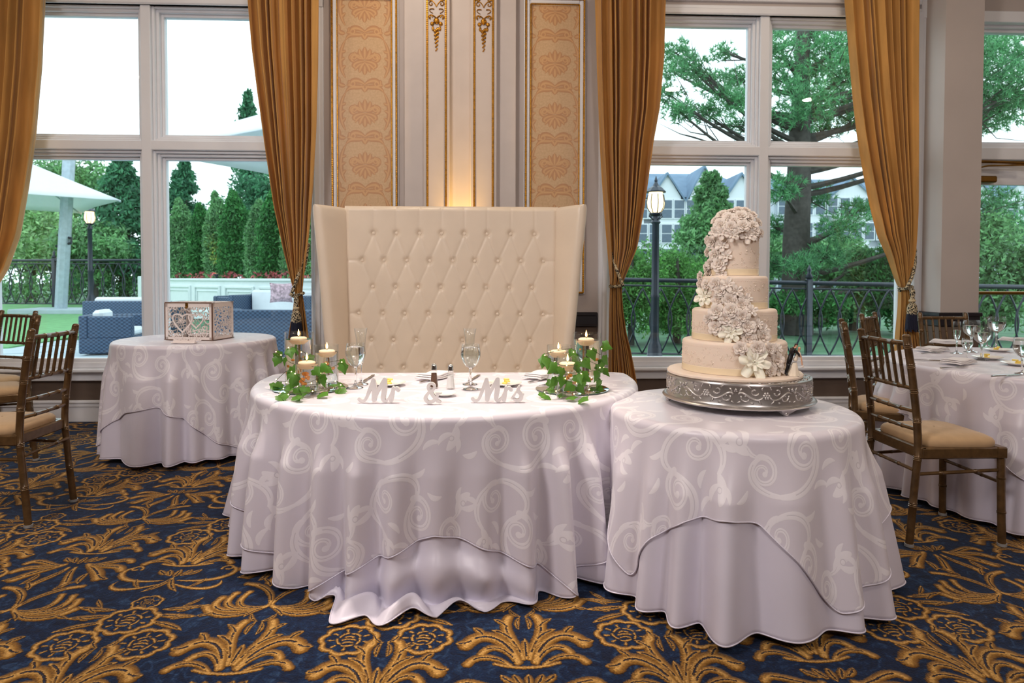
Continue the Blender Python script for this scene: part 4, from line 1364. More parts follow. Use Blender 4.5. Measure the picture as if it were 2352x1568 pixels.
LEFT_L = ((110, 560), (140, 645), (255, 645), (355, 480), (480, 495), (680, 620), (400, 800), (335, 885), (460, 935), (395, 1120), (100, 1105), (210, 1100), (295, 1190), (480, 1190), (650, 1170), (910, 800), (1025, 820), (915, 1030), (930, 940),
          (1140, 1110), (1230, 1100), (1290, 1195), (1255, 720), (1315, 765), (915, 1280), (150, 1325), (310, 1320), (460, 1330), (575, 1355), (260, 1270), (450, 1040), (790, 850))
RIGHT_L = ((250, 600), (235, 650), (300, 660), (470, 790), (560, 830), (750, 500), (790, 600), (1080, 505), (1285, 410), (1270, 660), (1230, 760), (1300, 860), (1220, 900), (935, 690), (870, 820), (355, 1030), (465, 1040), (580, 990), (820, 950),
           (900, 950), (960, 1040), (740, 1120), (830, 1160), (1070, 1170), (1190, 1170), (1255, 1050), (510, 1290), (720, 1330), (900, 1370), (200, 1270), (230, 1300), (365, 1200))
centrepiece('left', 714, 896, ((688, 889, .066, .262, 'tall'), (750, 888, .057, .200, 'middle'), (706, 906, .050, .172, 'short')), LEFT_L, 620, 740, 3)
centrepiece('right', 1314, 898, ((1347, 892, .066, .262, 'tall'), (1284, 892, .057, .205, 'middle'), (1304, 909, .050, .172, 'short')), RIGHT_L, 1220, 740, 4)


# ------------------------------------------------------------------ glasses
def goblet_proto(name, cat, prof, stem, fill, label):
    """prof: bowl outline (radius, height); stem: foot and stem outline; fill: height of the water"""
    t = thing(name, label, cat)
    pr = np.array(prof); inn = pr[::-1].copy(); inn[:, 0] -= .0012
    MB().lathe(np.r_[pr, inn[:-1]], 36, capb=False).build('bowl', M['vglass'], t, auto=None)
    MB().lathe(stem, 28, capb=True, capt=True).build('stem', M['sglass'], t, auto=None)
    if fill:
        z = pr[0, 1] + .003; zs = np.linspace(z, fill, 10)
        MB().lathe([(.001, z)] + [(max(.0012, np.interp(q, pr[:, 1], pr[:, 0]) - .0022), q) for q in zs] + [(.001, fill)], 32, capb=True, capt=True).build('water', M['water'], t, auto=50)
    return t


GOB = [(.006, .098), (.022, .106), (.036, .124), (.0455, .150), (.0475, .166), (.045, .188), (.0405, .212)]
GST = [(.036, 0), (.036, .002), (.018, .006), (.006, .014), (.0045, .04), (.0048, .075), (.006, .092), (.010, .100)]
FLU = [(.006, .098), (.015, .108), (.0205, .135), (.0225, .17), (.0225, .20), (.025, .235), (.032, .275)]


def put(o, px, py, z): q = G(px, py, z); o.location = (q[0], q[1], z); return o


ZT = TM + .0108
gob = goblet_proto('water_goblet', 'goblet', GOB, GST, .196, 'stemmed goblet full of water beside the left candle vases'); put(gob, 817, 890, ZT); gob['group'] = 'water goblets'
put(dup(gob, label='stemmed goblet full of water between salt shaker and the Mrs letters'), 1081, 893, ZT)
flu = goblet_proto('champagne_flute', 'glass', FLU, GST, 0, 'empty flared champagne flute behind the left water goblet'); put(flu, 829, 882, ZT); flu['group'] = 'champagne flutes'
put(dup(flu, label='empty flared champagne flute behind the goblet near the Mrs letters'), 1079, 882, ZT)


# ------------------------------------------------------------------ shakers, plates, cutlery, napkins
def shaker(name, label, px, py, fillmat, fh):
    t = put(thing(name, label, 'shaker'), px, py, ZT)
    n = 8
    MB().lathe([(.021, 0), (.022, .004), (.0145, .078), (.0125, .082)], n, capb=True).build('glass_body', M['vglass'], t, smooth=False)
    MB().lathe([(.018, .004), (.0185, .007), (.0185 - .0065 * fh / .075, fh)], n, capb=True, capt=True).build('contents', fillmat, t, smooth=False)
    MB().lathe([(.0128, .08), (.0135, .083), (.0135, .092), (.0125, .094), (.0125, .104), (.009, .112), (.003, .116), (.001, .1165)], 20, capb=True, capt=True).build('cap', M['chrome'], t, auto=50)
    return t


shaker('pepper_shaker', 'glass pepper shaker with chrome cap behind the ampersand', 997, 890, M['pepper'], .07)
shaker('salt_shaker', 'glass salt shaker with chrome cap right of the pepper shaker', 1035, 892, M['salt'], .062)


def plate(label, px, py, z, r=.082, butter=True, group='bread plates', cat='plate', proto=[None]):
    if proto[0] is None:
        t = thing('bread_plate', label, cat)
        MB().lathe([(.001, .0), (r * .55, .0), (r * .6, .003), (r * .95, .012), (r, .0145), (r * .985, .0155), (r * .9, .013), (r * .62, .0065), (r * .55, .0045), (.001, .0045)], 48, capb=True, capt=True).build('china', M['china'], t, auto=40)
        proto[0] = t
    else:
        t = dup(proto[0])
    t['label'] = label; t['group'] = group
    put(t, px, py, z)
    if butter:
        b = MB()
        rr = random.Random(px)
        for k in range(3):
            x, y = rr.uniform(-.012, .012), rr.uniform(-.012, .012)
            b.box((x - .014, y - .010, .0065 + .008 * k), (x + .014, y + .010, .0155 + .008 * k), rz=rr.uniform(0, 3), bev=.003)
        o = b.build('butter_pat', M['butter'], None); o.location = (t.location.x, t.location.y, z)
        tag(o, 'yellow butter on the ' + label.replace(' with butter', '').replace('white ', ''), 'butter')
    return t


plate('white bread plate with butter behind the Mr letters', 893, 884, ZT)
plate('white bread plate with butter behind the Mrs letters', 1160, 884, ZT)
sd = plate('small flat white dish lying right of the ampersand', 1022, 908, ZT, butter=False); sd.scale = (.62, .62, .8)


def knife_proto(label):
    t = thing('dinner_knife', label, 'knife', group='dinner knives')
    m = MB(); m.box((-.0085, 0, .002), (.0085, .115, .0042), bev=.001); m.add([(-.0085, .115, .003), (.0085, .115, .003), (.004, .135, .003), (-.006, .13, .003)], [(0, 1, 2, 3)])
    m.build('blade', M['steel'], t)
    MB().tube([(0, 0, .004), (0, -.03, .0045), (0, -.08, .0055), (0, -.105, .005)], [.0045, .006, .0075, .006], 8, flat=.7).build('handle', M['steel'], t)
    return t


def lay(o, a, b, z):
    """turns a long piece so that it points from a to b"""
    p, q = G(*a, z), G(*b, z); c = (p + q) / 2
    o.location = (c[0], c[1], z); o.rotation_euler = (0, 0, math.atan2(q[1] - p[1], q[0] - p[0]) - PI / 2); return o


kn = lay(knife_proto('dinner knife lying behind the left goblet'), (832, 880), (860, 860), ZT)
lay(dup(kn, label='dinner knife lying behind the goblet near the Mrs letters'), (1072, 880), (1103, 860), ZT)


def fork_proto(label):
    t = thing('dinner_fork', label, 'fork', group='dinner forks')
    MB().tube([(0, -.10, .004), (0, -.06, .005), (0, 0, .004), (0, .03, .004)], [.007, .006, .0035, .006], 8, flat=.5).build('handle', M['steel'], t)
    m = MB(); m.box((-.012, .03, .003), (.012, .055, .0055), bev=.001)
    for k in range(4): m.box((-.012 + k * .0065, .055, .003), (-.0085 + k * .0065, .095, .005))
    m.build('tines', M['steel'], t)
    return t


def napkin_proto(label):
    t = thing('folded_napkin', label, 'napkin', group='folded napkins')
    for k in range(3):
        n, m_ = 14, 10
        V = np.zeros((n, m_, 3)); r = np.random.default_rng(k + 50)
        for i, y in enumerate(np.linspace(-.105 + .01 * k, .105 - .004 * k, n)):
            for j, x in enumerate(np.linspace(-.055, .055 - .003 * k, m_)):
                e = min(1, (m_ - 1 - j) / 1.5, j / 1.0 if k else 1)
                V[i, j] = (x, y, .005 + .008 * k + .006 * math.sin(i * .7 + k) * .4 + .005 * e)
        b = MB().grid(V).build('fold', M['napkin'], t, auto=None)
        sm = b.modifiers.new('cloth', 'SOLIDIFY'); sm.thickness = .005
    return t


nap = lay(napkin_proto('folded white napkin on a fork behind the pepper shaker'), (972, 873), (1026, 860), ZT + .004)
lay(dup(nap, label='folded white napkin on a fork left of the right candle vases'), (1216, 872), (1268, 858), ZT + .004)
fk = lay(fork_proto('dinner fork under the napkin behind the pepper shaker'), (968, 878), (1024, 868), ZT)
lay(dup(fk, label='dinner fork under the napkin left of the right candle vases'), (1218, 878), (1268, 869), ZT)


# ------------------------------------------------------------------ cut-out letters
def ribbon(mb, P, Wd, th, sub=9):
    """flat brush stroke (x, z) with its own width along the way, th thick along y"""
    P = np.asarray(P, float); Wd = np.asarray(Wd, float)
    E = np.r_[[2 * P[0] - P[1]], P, [2 * P[-1] - P[-2]]]
    Q, W_ = [], []
    for i in range(len(P) - 1):
        for t in np.linspace(0, 1, sub, endpoint=(i == len(P) - 2)):
            a, b, c, d = E[i], E[i + 1], E[i + 2], E[i + 3]
            Q.append(.5 * (2 * b + (c - a) * t + (2 * a - 5 * b + 4 * c - d) * t * t + (3 * b - 3 * c + d - a) * t ** 3)); W_.append(Wd[i] + (Wd[i + 1] - Wd[i]) * t)
    Q = np.array(Q); W_ = np.array(W_) / 2
    T = np.gradient(Q, axis=0); T /= np.linalg.norm(T, axis=1)[:, None] + 1e-9; Nn = np.c_[-T[:, 1], T[:, 0]]
    a0 = np.array([Q[0] - T[0] * W_[0] * math.cos(x) + Nn[0] * W_[0] * math.sin(x) for x in np.linspace(PI / 2, -PI / 2, 7)[1:-1]])
    a1 = np.array([Q[-1] + T[-1] * W_[-1] * math.cos(x) + Nn[-1] * W_[-1] * math.sin(x) for x in np.linspace(-PI / 2, PI / 2, 7)[1:-1]])
    Lf = Q + Nn * W_[:, None]; Rt = Q - Nn * W_[:, None]
    n = len(Q)
    v = np.r_[Lf, Rt]; f = [(i, i + 1, n + i + 1, n + i) for i in range(n - 1)]
    ring = list(range(n)) + [2 * n + len(a0) + k for k in range(len(a1))][::-1] + [n + i for i in range(n)][::-1] + [2 * n + k for k in range(len(a0))][::-1]
    v = np.r_[v, a0, a1]
    f.append(tuple([0] + [2 * n + k for k in range(len(a0))] + [n])[::-1]); f.append(tuple([n - 1] + [2 * n + len(a0) + len(a1) - 1 - k for k in range(len(a1))] + [2 * n - 1]))
    m = len(v)
    k_ = np.linspace(0, .05 * th, n); off = np.r_[k_, k_, np.zeros(len(a0)), np.full(len(a1), .05 * th)] + th / 2   # strokes that cross do not share a face
    V = np.r_[np.c_[v[:, 0], -off, v[:, 1]], np.c_[v[:, 0], off, v[:, 1]]]
    F_ = [q for q in f] + [tuple(i + m for i in q)[::-1] for q in f]
    F_ += [(ring[i], ring[(i + 1) % len(ring)], ring[(i + 1) % len(ring)] + m, ring[i] + m) for i in range(len(ring))]
    return mb.add(V, F_)


M_STROKES = [([(402, 1496), (418, 1508), (446, 1496), (474, 1430), (500, 1362)], (26, 24, 20, 24, 26)), ([(500, 1358), (508, 1430), (506, 1500)], (26, 38, 34)), ([(506, 1500), (540, 1425), (580, 1358)], (22, 24, 30)),
             ([(580, 1356), (578, 1430), (570, 1490), (586, 1510), (612, 1488)], (30, 36, 32, 22, 14))]
RR = [([(608, 1492), (630, 1445), (640, 1414)], (12, 14, 18)), ([(640, 1416), (634, 1460), (626, 1506)], (20, 27, 28)), ([(630, 1466), (644, 1434), (662, 1420), (676, 1432)], (10, 16, 24, 26))]
SS = [([(682, 1496), (716, 1444), (734, 1412)], (12, 12, 14)), ([(734, 1412), (726, 1440), (748, 1468), (744, 1498), (720, 1510), (698, 1500)], (18, 26, 28, 26, 22, 18)), ([(744, 1490), (764, 1462)], (14, 12))]
AMP = [([(970, 1518), (945, 1502), (912, 1456), (890, 1420), (894, 1396), (914, 1388), (932, 1402), (926, 1430), (890, 1456), (870, 1488), (884, 1516), (914, 1518), (944, 1492), (960, 1458)], (20, 24, 26, 22, 18, 18, 18, 18, 20, 26, 24, 22, 20, 18)), ([(944, 1456), (978, 1456)], (12, 12))]


def letters(name, label, strokes, x0, zb, px, py, sc, text_h=None):
    t = thing(name, label, 'letters'); put(t, px, py, ZT)
    mb = MB()
    for k, (P, Wd) in enumerate(strokes):
        ribbon(mb, [((x - x0) * sc, (zb - y) * sc) for x, y in P], [w * sc for w in Wd], .016 + .0006 * k)
    lo = min(v[:, 2].min() for v in mb.v)
    for v in mb.v: v[:, 2] -= lo
    mb.build('letter_cutout', M['wood_white'], t, smooth=False)
    return t


SCL = 1 / 3.136 / 541
letters('wooden_letters', 'white script letters reading Mr on the sweetheart table', M_STROKES + RR, 540, 1520, 871, 924, SCL)
letters('wooden_ampersand', 'white wooden ampersand between the Mr and the Mrs letters', AMP, 920, 1528, 994, 927, SCL)
letters('wooden_letters', 'white script letters reading Mrs on the sweetheart table', M_STROKES + RR + SS, 580, 1520, 1143, 923, SCL)


# ------------------------------------------------------------------ card box and its sign
def heart(mb, x, z, s, w, th, fill=False, rot=0.0):
    th = th * (1 + .3 * ((x * 977 + z * 613) % 1.0))
    t = np.linspace(0, 2 * PI, 26)
    X = s * .5 * np.sin(t) ** 3; Z = s * (.42 * np.cos(t) - .16 * np.cos(2 * t) - .06 * np.cos(3 * t))
    c, sn = math.cos(rot), math.sin(rot)
    ribbon(mb, np.c_[x + c * X - sn * Z, z + sn * X + c * Z], np.full(26, w), th, sub=2)


def card_box():
    a, b, c = G(380, 780, TG + .011), G(488, 782, TG + .011), G(511, 772, TG + .011)
    w = float(np.linalg.norm(b - a)); dp = .25; h = .262
    rz = math.atan2(b[1] - a[1], b[0] - a[0])
    cnt = [0]
    t = thing('card_box', 'white laser-cut card box with hearts on the round gift table', 'box', a, rz)
    th = .005
    r = random.Random(5)

    def panel(name, L, par_loc, rot, big=False):
        m = MB(); fr = .022
        for lo, hi in (((0, 0), (L, fr)), ((0, h - fr * 1.3), (L, h)), ((0, 0), (fr, h)), ((L - fr, 0), (L, h))):
            m.box((lo[0], -th / 2, lo[1]), (hi[0], th / 2, hi[1]))
        taken = []
        if big:
            heart(m, L * .37, h * .50, .15, .010, th); heart(m, L * .66, h * .55, .115, .008, th)
            taken = [(L * .37, h * .5, .085), (L * .66, h * .55, .065)]
            s = .000225; bx, bz = L * .26, h * .46
            for P, W_ in M_STROKES + RR: ribbon(m, [(bx + (x - 402) * s, bz + (1510 - y) * s) for x, y in P], [q * s * .6 for q in W_], th * 1.2)
            for P, W_ in AMP: ribbon(m, [(L * .56 + (x - 870) * s, bz + .005 + (1528 - y) * s * 1.2) for x, y in P], [q * s * .6 for q in W_], th * 1.2)
            for P, W_ in M_STROKES + RR + SS: ribbon(m, [(L * .40 + (x - 402) * s, h * .23 + (1510 - y) * s) for x, y in P], [q * s * .6 for q in W_], th * 1.2)
        for _ in range(400):
            x, z, q = r.uniform(fr, L - fr), r.uniform(fr, h - fr * 1.3), r.choice((.028, .036, .046))
            if all((x - u) ** 2 + (z - v) ** 2 > (q * .42 + k) ** 2 for u, v, k in taken):
                taken.append((x, z, q * .42)); heart(m, x, z, q, .0045, th, rot=r.uniform(-.5, .5))
            if len(taken) > 75: break
        o = m.build(name, M['laser'], t, smooth=False); o.location = par_loc; o.rotation_euler = (0, 0, rot)
    panel('front_panel', w, (0, 0, 0), 0, True); panel('back_panel', w, (0, dp, 0), 0)
    panel('side_panel', dp, (w, 0, 0), PI / 2); panel('side_panel', dp, (0, 0, 0), PI / 2)
    MB().box((-.006, -.006, -.0), (w + .006, dp + .006, .004)).build('base_board', M['singe'], t, smooth=False)
    l = MB()
    for lo, hi in (((-.004, -.004), (w + .004, .03)), ((-.004, dp - .03), (w + .004, dp + .004)), ((-.004, 0), (.03, dp)), ((w - .03, 0), (w + .004, dp)), ((.03, dp / 2 - .01), (w - .03, dp / 2 + .01)), ((w / 2 - .06, .02), (w / 2 + .06, dp - .02))):
        l.box((lo[0], lo[1], h + .001), (hi[0], hi[1], h + .006))
    l.build('lid', M['laser'], t, smooth=False)
    e = MB()
    for x in (0, w): e.box((x - .004, -.004, 0), (x + .004, .003, h))
    e.box((0, -.0045, h - .002), (w, .0, h + .007)); e.build('singed_edge', M['singe'], t, smooth=False)
    cl = MB().box((w * .44, -.008, h - .03), (w * .50, -.002, h + .002), bev=.002); cl.ball((w * .47, -.009, h - .03), .009, 8, 6); cl.build('clasp', M['brass'], t)
    return t


card_box()
q = G(424, 788, TG + .011)
t = thing('cards_sign', 'small pale script sign reading Cards before the card box', 'sign', q, -.12)
mb = MB(); s = .0013
CARDS = [([(16, 30), (8, 36), (0, 24), (2, 8), (12, 4), (22, 10)], (5, 6, 7, 7, 6, 4)), ([(34, 18), (28, 20), (24, 10), (30, 5), (36, 14), (36, 6), (40, 5)], (4,) * 7), ([(42, 6), (46, 18), (46, 14), (52, 17), (51, 8), (56, 5)], (4,) * 6),
         ([(68, 18), (62, 19), (58, 10), (64, 5), (70, 14)], (4,) * 5), ([(74, 34), (70, 14), (71, 5), (76, 6)], (4, 5, 5, 4)), ([(78, 6), (84, 18), (82, 15), (87, 9), (82, 4), (77, 6)], (4,) * 6)]
for i, (P, W_) in enumerate(CARDS): ribbon(mb, [(-.075 + x * s * 1.7, .014 + y * s * .95) for x, y in P], [k * s * 1.3 for k in W_], .004 + .0004 * i)
mb.build('lettering', M['laser'], t, smooth=False)
MB().box((-.085, -.022, 0), (.08, .022, .008), bev=.002).box((-.08, -.003, .006), (.075, .003, .02)).build('sign_base', M['laser'], t)

# ------------------------------------------------------------------ cake stand and wedding cake
M['silver'] = mat('chased_silver', (196, 192, 190), .30, metal=.92, var=.10, scale=30)
M['fondant'] = mat('ivory_fondant', (238, 220, 204), .55, var=.02, scale=8, sss=.15)
M['sugar'] = mat('sugar_paste_petal', (240, 228, 218), .6, var=.03, scale=30, sss=.15)
M['sugarwhite'] = mat('white_sugar_petal', (250, 246, 230), .6, var=.03, scale=30, sss=.15)
M['ribbon'] = mat('ivory_satin_ribbon', (242, 224, 192), .25, var=.03, spec=.6)
M['icing'] = mat('white_royal_icing', (244, 228, 212), .5, var=.02)
K = np.array((1.095, 2.765))
ZS = TC + .0108


def cake_stand():
    t = thing('cake_stand', 'round chased silver cake stand on scroll feet under the wedding cake', 'cake stand', (K[0], K[1], ZS))
    r = .298; z0, z1 = .026, .128
    MB().lathe([(r - .02, z0 - .002), (r + .018, z0 - .001), (r + .021, z0 + .004), (r + .016, z0 + .009), (r + .004, z0 + .012), (r, z0 + .02), (r - .001, z1 - .012), (r + .003, z1 - .008), (r + .001, z1 - .002), (r - .006, z1), (.001, z1)], 96, capb=True).build('drum', M['silver'], t, auto=35)
    g = MB()

    def on(P, R0, R1):
        P = np.asarray(P); a = P[:, 0] / r; rad = r + .0005
        g.tube(np.c_[rad * np.sin(a), -rad * np.cos(a), P[:, 1]], np.linspace(R0, R1, len(P)), 5, flat=1.0)
    seg = 2 * PI * r / 8; zm = (z0 + .02 + z1 - .012) / 2
    for k in range(8):
        u = k * seg
        for s in (-1, 1):
            f = lambda P: np.c_[u + s * np.asarray(P)[:, 0], zm + np.asarray(P)[:, 1]]
            on(f(bez((.012, -.005), (.05, -.045), (.085, .03), (.108, .006), n=14)), .0035, .0045); on(f(spiral((.078, -.008), .020, .006, 20, -330, 16)), .0035, .0025)
            on(f(spiral((.046, .016), .017, .005, 200, 500, 14)), .0035, .0025)
            for (x, z, dx, dz) in ((.03, -.02, -.012, -.012), (.06, .03, .014, .008), (.095, .028, .01, -.014), (.10, -.024, .012, -.006), (.05, -.03, .014, .002), (.02, .024, -.008, .012), (.112, .014, .006, .014)):
                on(f([(x, z), (x + dx * .5, z + dz * .6), (x + dx, z + dz)]), .0045, .0015)
        for q in range(6):
            aa = q * PI / 3; x, z = u + .010 * math.cos(aa), zm + .010 * math.sin(aa)
            g.ball((r * math.sin(x / r), -r * math.cos(x / r), z), .0062, 6, 4)
        g.ball((r * math.sin(u / r), -r * math.cos(u / r), zm), .0065, 6, 4)
    o = g.build('scroll_relief', M['silver'], t, auto=None)
    tp = MB()
    rr = random.Random(2)
    for k in range(90):
        a = k * 2 * PI / 90; q = r - .022 + rr.uniform(-.010, .010)
        tp.tube([(q * math.cos(a), q * math.sin(a), z1), ((q + .006) * math.cos(a + .03), (q + .006) * math.sin(a + .03), z1 + .001), (q * math.cos(a + .06), q * math.sin(a + .06), z1)], .0022, 4)
    tp.build('rim_chasing', M['silver'], t, auto=None)
    f = MB()
    f.add([(-.046, 0, .026), (.046, 0, .026), (.03, -.004, .014), (.012, -.008, .002), (-.012, -.008, .002), (-.03, -.004, .014), (-.04, -.03, .027), (.04, -.03, .027)], [(0, 5, 4, 3, 2, 1), (0, 1, 7, 6), (1, 2, 7), (0, 6, 5), (2, 3, 7), (5, 6, 4), (3, 4, 6, 7)])
    f.ball((0, -.008, .006), .012, 8, 6); f.ball((-.016, -.006, .017), .011, 8, 6, (1, .6, 1)); f.ball((.016, -.006, .017), .011, 8, 6, (1, .6, 1)); f.ball((0, -.006, .020), .007, 6, 4); f.tube([(-.04, -.006, .024), (0, -.010, .027), (.04, -.006, .024)], .004, 6)
    me = f.mesh('foot', M['silver'], auto=40)
    for a in (17, 137, 257):
        link('foot', me, t, (.285 * math.sin(R_(a)), -.285 * math.cos(R_(a)), 0), (0, 0, R_(a)))
    return t


cake_stand()
ZB = ZS + .1285
TIERS = ((.217, .016, .150), (.176, .150, .285), (.137, .285, .425), (.099, .425, .625))


def petal(mb, span, a0, r0, r1, h0, h1, curl, mi=0, nu=9, nv=7, wave=0.0):
    V = np.zeros((nv, nu, 3))
    for i, v0 in enumerate(np.linspace(0, 1, nv)):
        for j, u in enumerate(np.linspace(-1, 1, nu)):
            v = v0 * (1 - .26 * abs(u) ** 2.4)
            w = span * (math.sin(PI * (.18 + .60 * v0)) ** .7)
            r = r0 + (r1 - r0) * v ** 1.2 + curl * max(0, v - .65) * 1.6 * (.6 + .4 * abs(u))
            z = h0 + (h1 - h0) * v ** .8 - curl * .9 * max(0, v - .7) * (1 + .5 * abs(u)) + wave * math.sin(u * 5) * v
            a = a0 + u * w
            V[i, j] = (r * math.cos(a), r * math.sin(a), z)
    mb.grid(V, mi=mi)


def rose_mesh(seed):
    r = random.Random(seed); m = MB()
    for n, r0, r1, h0, h1, cu, sp in ((2, .05, .13, .2, .63, .0, 1.5), (3, .06, .22, .1, .62, .06, 1.15), (4, .14, .42, .05, .60, .16, .95), (5, .22, .66, .0, .50, .26, .82), (6, .3, .88, -.02, .34, .34, .72)):
        o = r.uniform(0, 6)
        for k in range(n):
            petal(m, sp * r.uniform(.92, 1.08), o + k * 2 * PI / n, r0, r1 * r.uniform(.95, 1.05), h0, h1 * r.uniform(.93, 1.06), cu, wave=.02)
    m.lathe([(.05, -.1), (.35, .0), (.30, .12), (.16, .30), (.11, .50), (.06, .58), (.01, .56)], 10)
    return m.mesh('rose', M['sugar'], auto=None)


def blossom_mesh(seed, mt, n=5):
    r = random.Random(seed); m = MB(); o = r.uniform(0, 6)
    for k in range(n):
        petal(m, .72 * 5 / n, o + k * 2 * PI / n, .05, 1.0 * r.uniform(.9, 1.1), .0, .30, .25, wave=.08)
    for k in range(n):
        petal(m, .66 * 5 / n, o + .6 + k * 2 * PI / n, .05, .55, .08, .40, .10, wave=.05)
    for k in range(7): m.ball((.10 * math.cos(k * .9), .10 * math.sin(k * .9), .25), .05, 5, 4)
    return m.mesh('sugar_blossom', mt, auto=None)


def wedding_cake():
    K = np.array((1.077, 2.765))
    t = thing('wedding_cake', 'four-tier ivory wedding cake with a cascade of sugar roses', 'cake', (K[0], K[1], ZB))
    MB().lathe([(.001, 0), (.276, 0), (.281, .004), (.281, .011), (.276, .016), (.001, .016)], 96, capb=True, capt=True).build('cake_board', M['fondant'], t, auto=40)
    r = random.Random(9)
    for k, (R0, z0, z1) in enumerate(TIERS):
        b = .014
        prof = [(.001, z0 + .0005), (R0, z0 + .0005), (R0, z1 - b)] + [(R0 - b + b * math.cos(x), z1 - b + b * math.sin(x)) for x in np.linspace(.2, PI / 2, 6)] + [(.001, z1)]
        tr = MB().lathe(prof, 96, capb=True, capt=True).build('tier', M['fondant'], t, auto=40)
        MB().lathe([(R0 + .0002, z0 + .002), (R0 + .0014, z0 + .003), (R0 + .0014, z0 + .028), (R0 + .0002, z0 + .029)], 96).build('ribbon', M['ribbon'], tr, auto=40)
        p = MB()
        for zz in (z0 + .035, z1 - .022):
            n = int(2 * PI * R0 / .0085)
            for q in range(n):
                a = q * 2 * PI / n
                p.ball((R0 * math.cos(a), R0 * math.sin(a), zz), .0017, 5, 3)
        nscr = int(110 * R0 / .2)
        for q in range(nscr):      # embroidered sprigs of royal icing
            a = q * 2 * PI / nscr + r.uniform(-.03, .03); zc = r.uniform(z0 + .045, z1 - .035)
            for j in range(3):
                P = spiral((0, 0), r.uniform(.003, .006), .0012, r.uniform(0, 360), r.uniform(400, 600), 9)
                aa = a + r.uniform(-.06, .06); z_ = zc + r.uniform(-.012, .012)
                p.tube(np.c_[(R0 + .0003) * np.cos(aa + P[:, 0] / R0), (R0 + .0003) * np.sin(aa + P[:, 0] / R0), z_ + P[:, 1]], .0010, 4, cap=False)
            if q % 3 == 0: p.ball((R0 * math.cos(a), R0 * math.sin(a), zc), .0035, 6, 4)
        o = p.build('piping', M['icing'], tr, auto=None); o['kind'] = 'stuff'
    MB().ball((0, 0, .585), .100, 32, 16, (1, 1, .95)).build('rose_dome', M['sugar'], t, auto=None)
    roses = [rose_mesh(s) for s in (1, 2, 3)]
    opens = [blossom_mesh(4, M['sugar']), blossom_mesh(5, M['sugar'])]
    white = blossom_mesh(8, M['sugarwhite'], 6)
    FL = '''355,130,95 410,150,85 505,140,100 565,150,80 600,215,80 430,105,80 540,90,70 595,125,75 340,205,100 425,225,95 520,215,95 640,185,70 620,255,70 350,265,90,p 435,285,90,p 560,290,100,p 655,270,65
 290,265,80,p 240,325,65 275,345,95 355,370,85,p 240,425,70 300,450,95 385,455,90,p 335,525,115 200,545,75 255,600,110 345,600,95,p 180,620,70 175,685,65 225,690,75 300,685,95 395,690,90,p 215,790,135,w 340,745,95
 465,745,95,p 320,825,95 415,815,105 510,855,105 550,810,75,p 220,885,90 315,915,120 425,900,100 235,970,65 385,970,100 515,950,100 590,905,85,p 460,1010,95 305,1040,110 560,1040,110 425,1085,140,w 640,1010,75,p 565,1135,115
 675,1120,120 680,1065,90,p 500,1210,95 640,1210,105 735,1215,90 800,1215,70,p 790,1310,115 605,1330,210,w 740,1390,90 760,1160,55 810,1380,85,p 480,90,80 450,170,70 265,520,80 385,130,60 470,250,60 300,170,70 620,300,60,p 690,1300,60,p'''
    q = random.Random(4)
    for e in FL.split():
        f = e.split(','); px, py = 1560 + float(f[0]) / 3.5625, 460 + float(f[1]) / 3.5625; size = float(f[2]) / 3.5625
        kind = f[3] if len(f) > 3 else 'r'
        best = None
        for (R0, z0, z1) in TIERS:
            hit = ray_cyl(px, py, K, R0, ZB + z0, ZB + z1)
            if hit is not None and (best is None or hit[1] < best[0][1]): best = (hit, R0)
        d = ray(px, py)
        if best is None or best[0][2] > ZB + .595:
            cz = ZB + .585; o = EYE - np.array((K[0], K[1], cz)); A = d @ d; B_ = 2 * d @ o; C_ = o @ o - .112 ** 2; D = B_ * B_ - 4 * A * C_
            tt = (-B_ - math.sqrt(D)) / (2 * A) if D > 0 else -B_ / (2 * A)
            if py < 545 or best is None and py < 560: p = EYE + d * tt; nrm = (p - np.array((K[0], K[1], cz))); best = (p, None, nrm / np.linalg.norm(nrm))
        if best is None:                       # just past the outline: the nearest point of the tier's side
            z = EYE[2] + d[2] * 2.76
            tt = ((K - EYE[:2]) @ d[:2]) / (d[:2] @ d[:2]); p = EYE + d * tt
            off = p[:2] - K; l = np.linalg.norm(off)
            
            Rn = next((T[0] for T in TIERS if ZB + T[1] <= p[2] < ZB + T[2]), .099); l = min(l, Rn + .012)
            p = np.r_[K + off / np.linalg.norm(off) * l, p[2]]
            best = (p, l, np.r_[off / np.linalg.norm(off), .1])
        p = best[0]
        if len(best) == 3: nrm = best[2]
        else: nrm = np.r_[p[:2] - K, 0]; nrm[:2] /= np.linalg.norm(nrm[:2]); nrm = nrm + np.array((0, 0, .18))
        nrm = nrm + np.array((q.uniform(-.2, .2) - .2, -.62, q.uniform(-.1, .25)))
        nv = Vector(nrm).normalized()
        s = size * .5 / F * float((p - EYE) @ FWD) * 1.22
        me = {'r': roses[q.randrange(3)], 'p': opens[q.randrange(2)], 'w': white}[kind]
        o = link('sugar_rose' if kind == 'r' else ('white_blossom' if kind == 'w' else 'sugar_blossom'), me, t, Vector(p - np.array((K[0], K[1], ZB))) + nv * s * .10)
        o.rotation_mode = 'QUATERNION'
        rq = nv.to_track_quat('Z', 'Y'); rq.rotate(Matrix.Rotation(q.uniform(0, 6.28), 3, nv)); o.rotation_quaternion = rq
        o.scale = (s, s, s)
        if kind == 'w': o['label'] = 'white open sugar blossom'
    return t


wedding_cake()


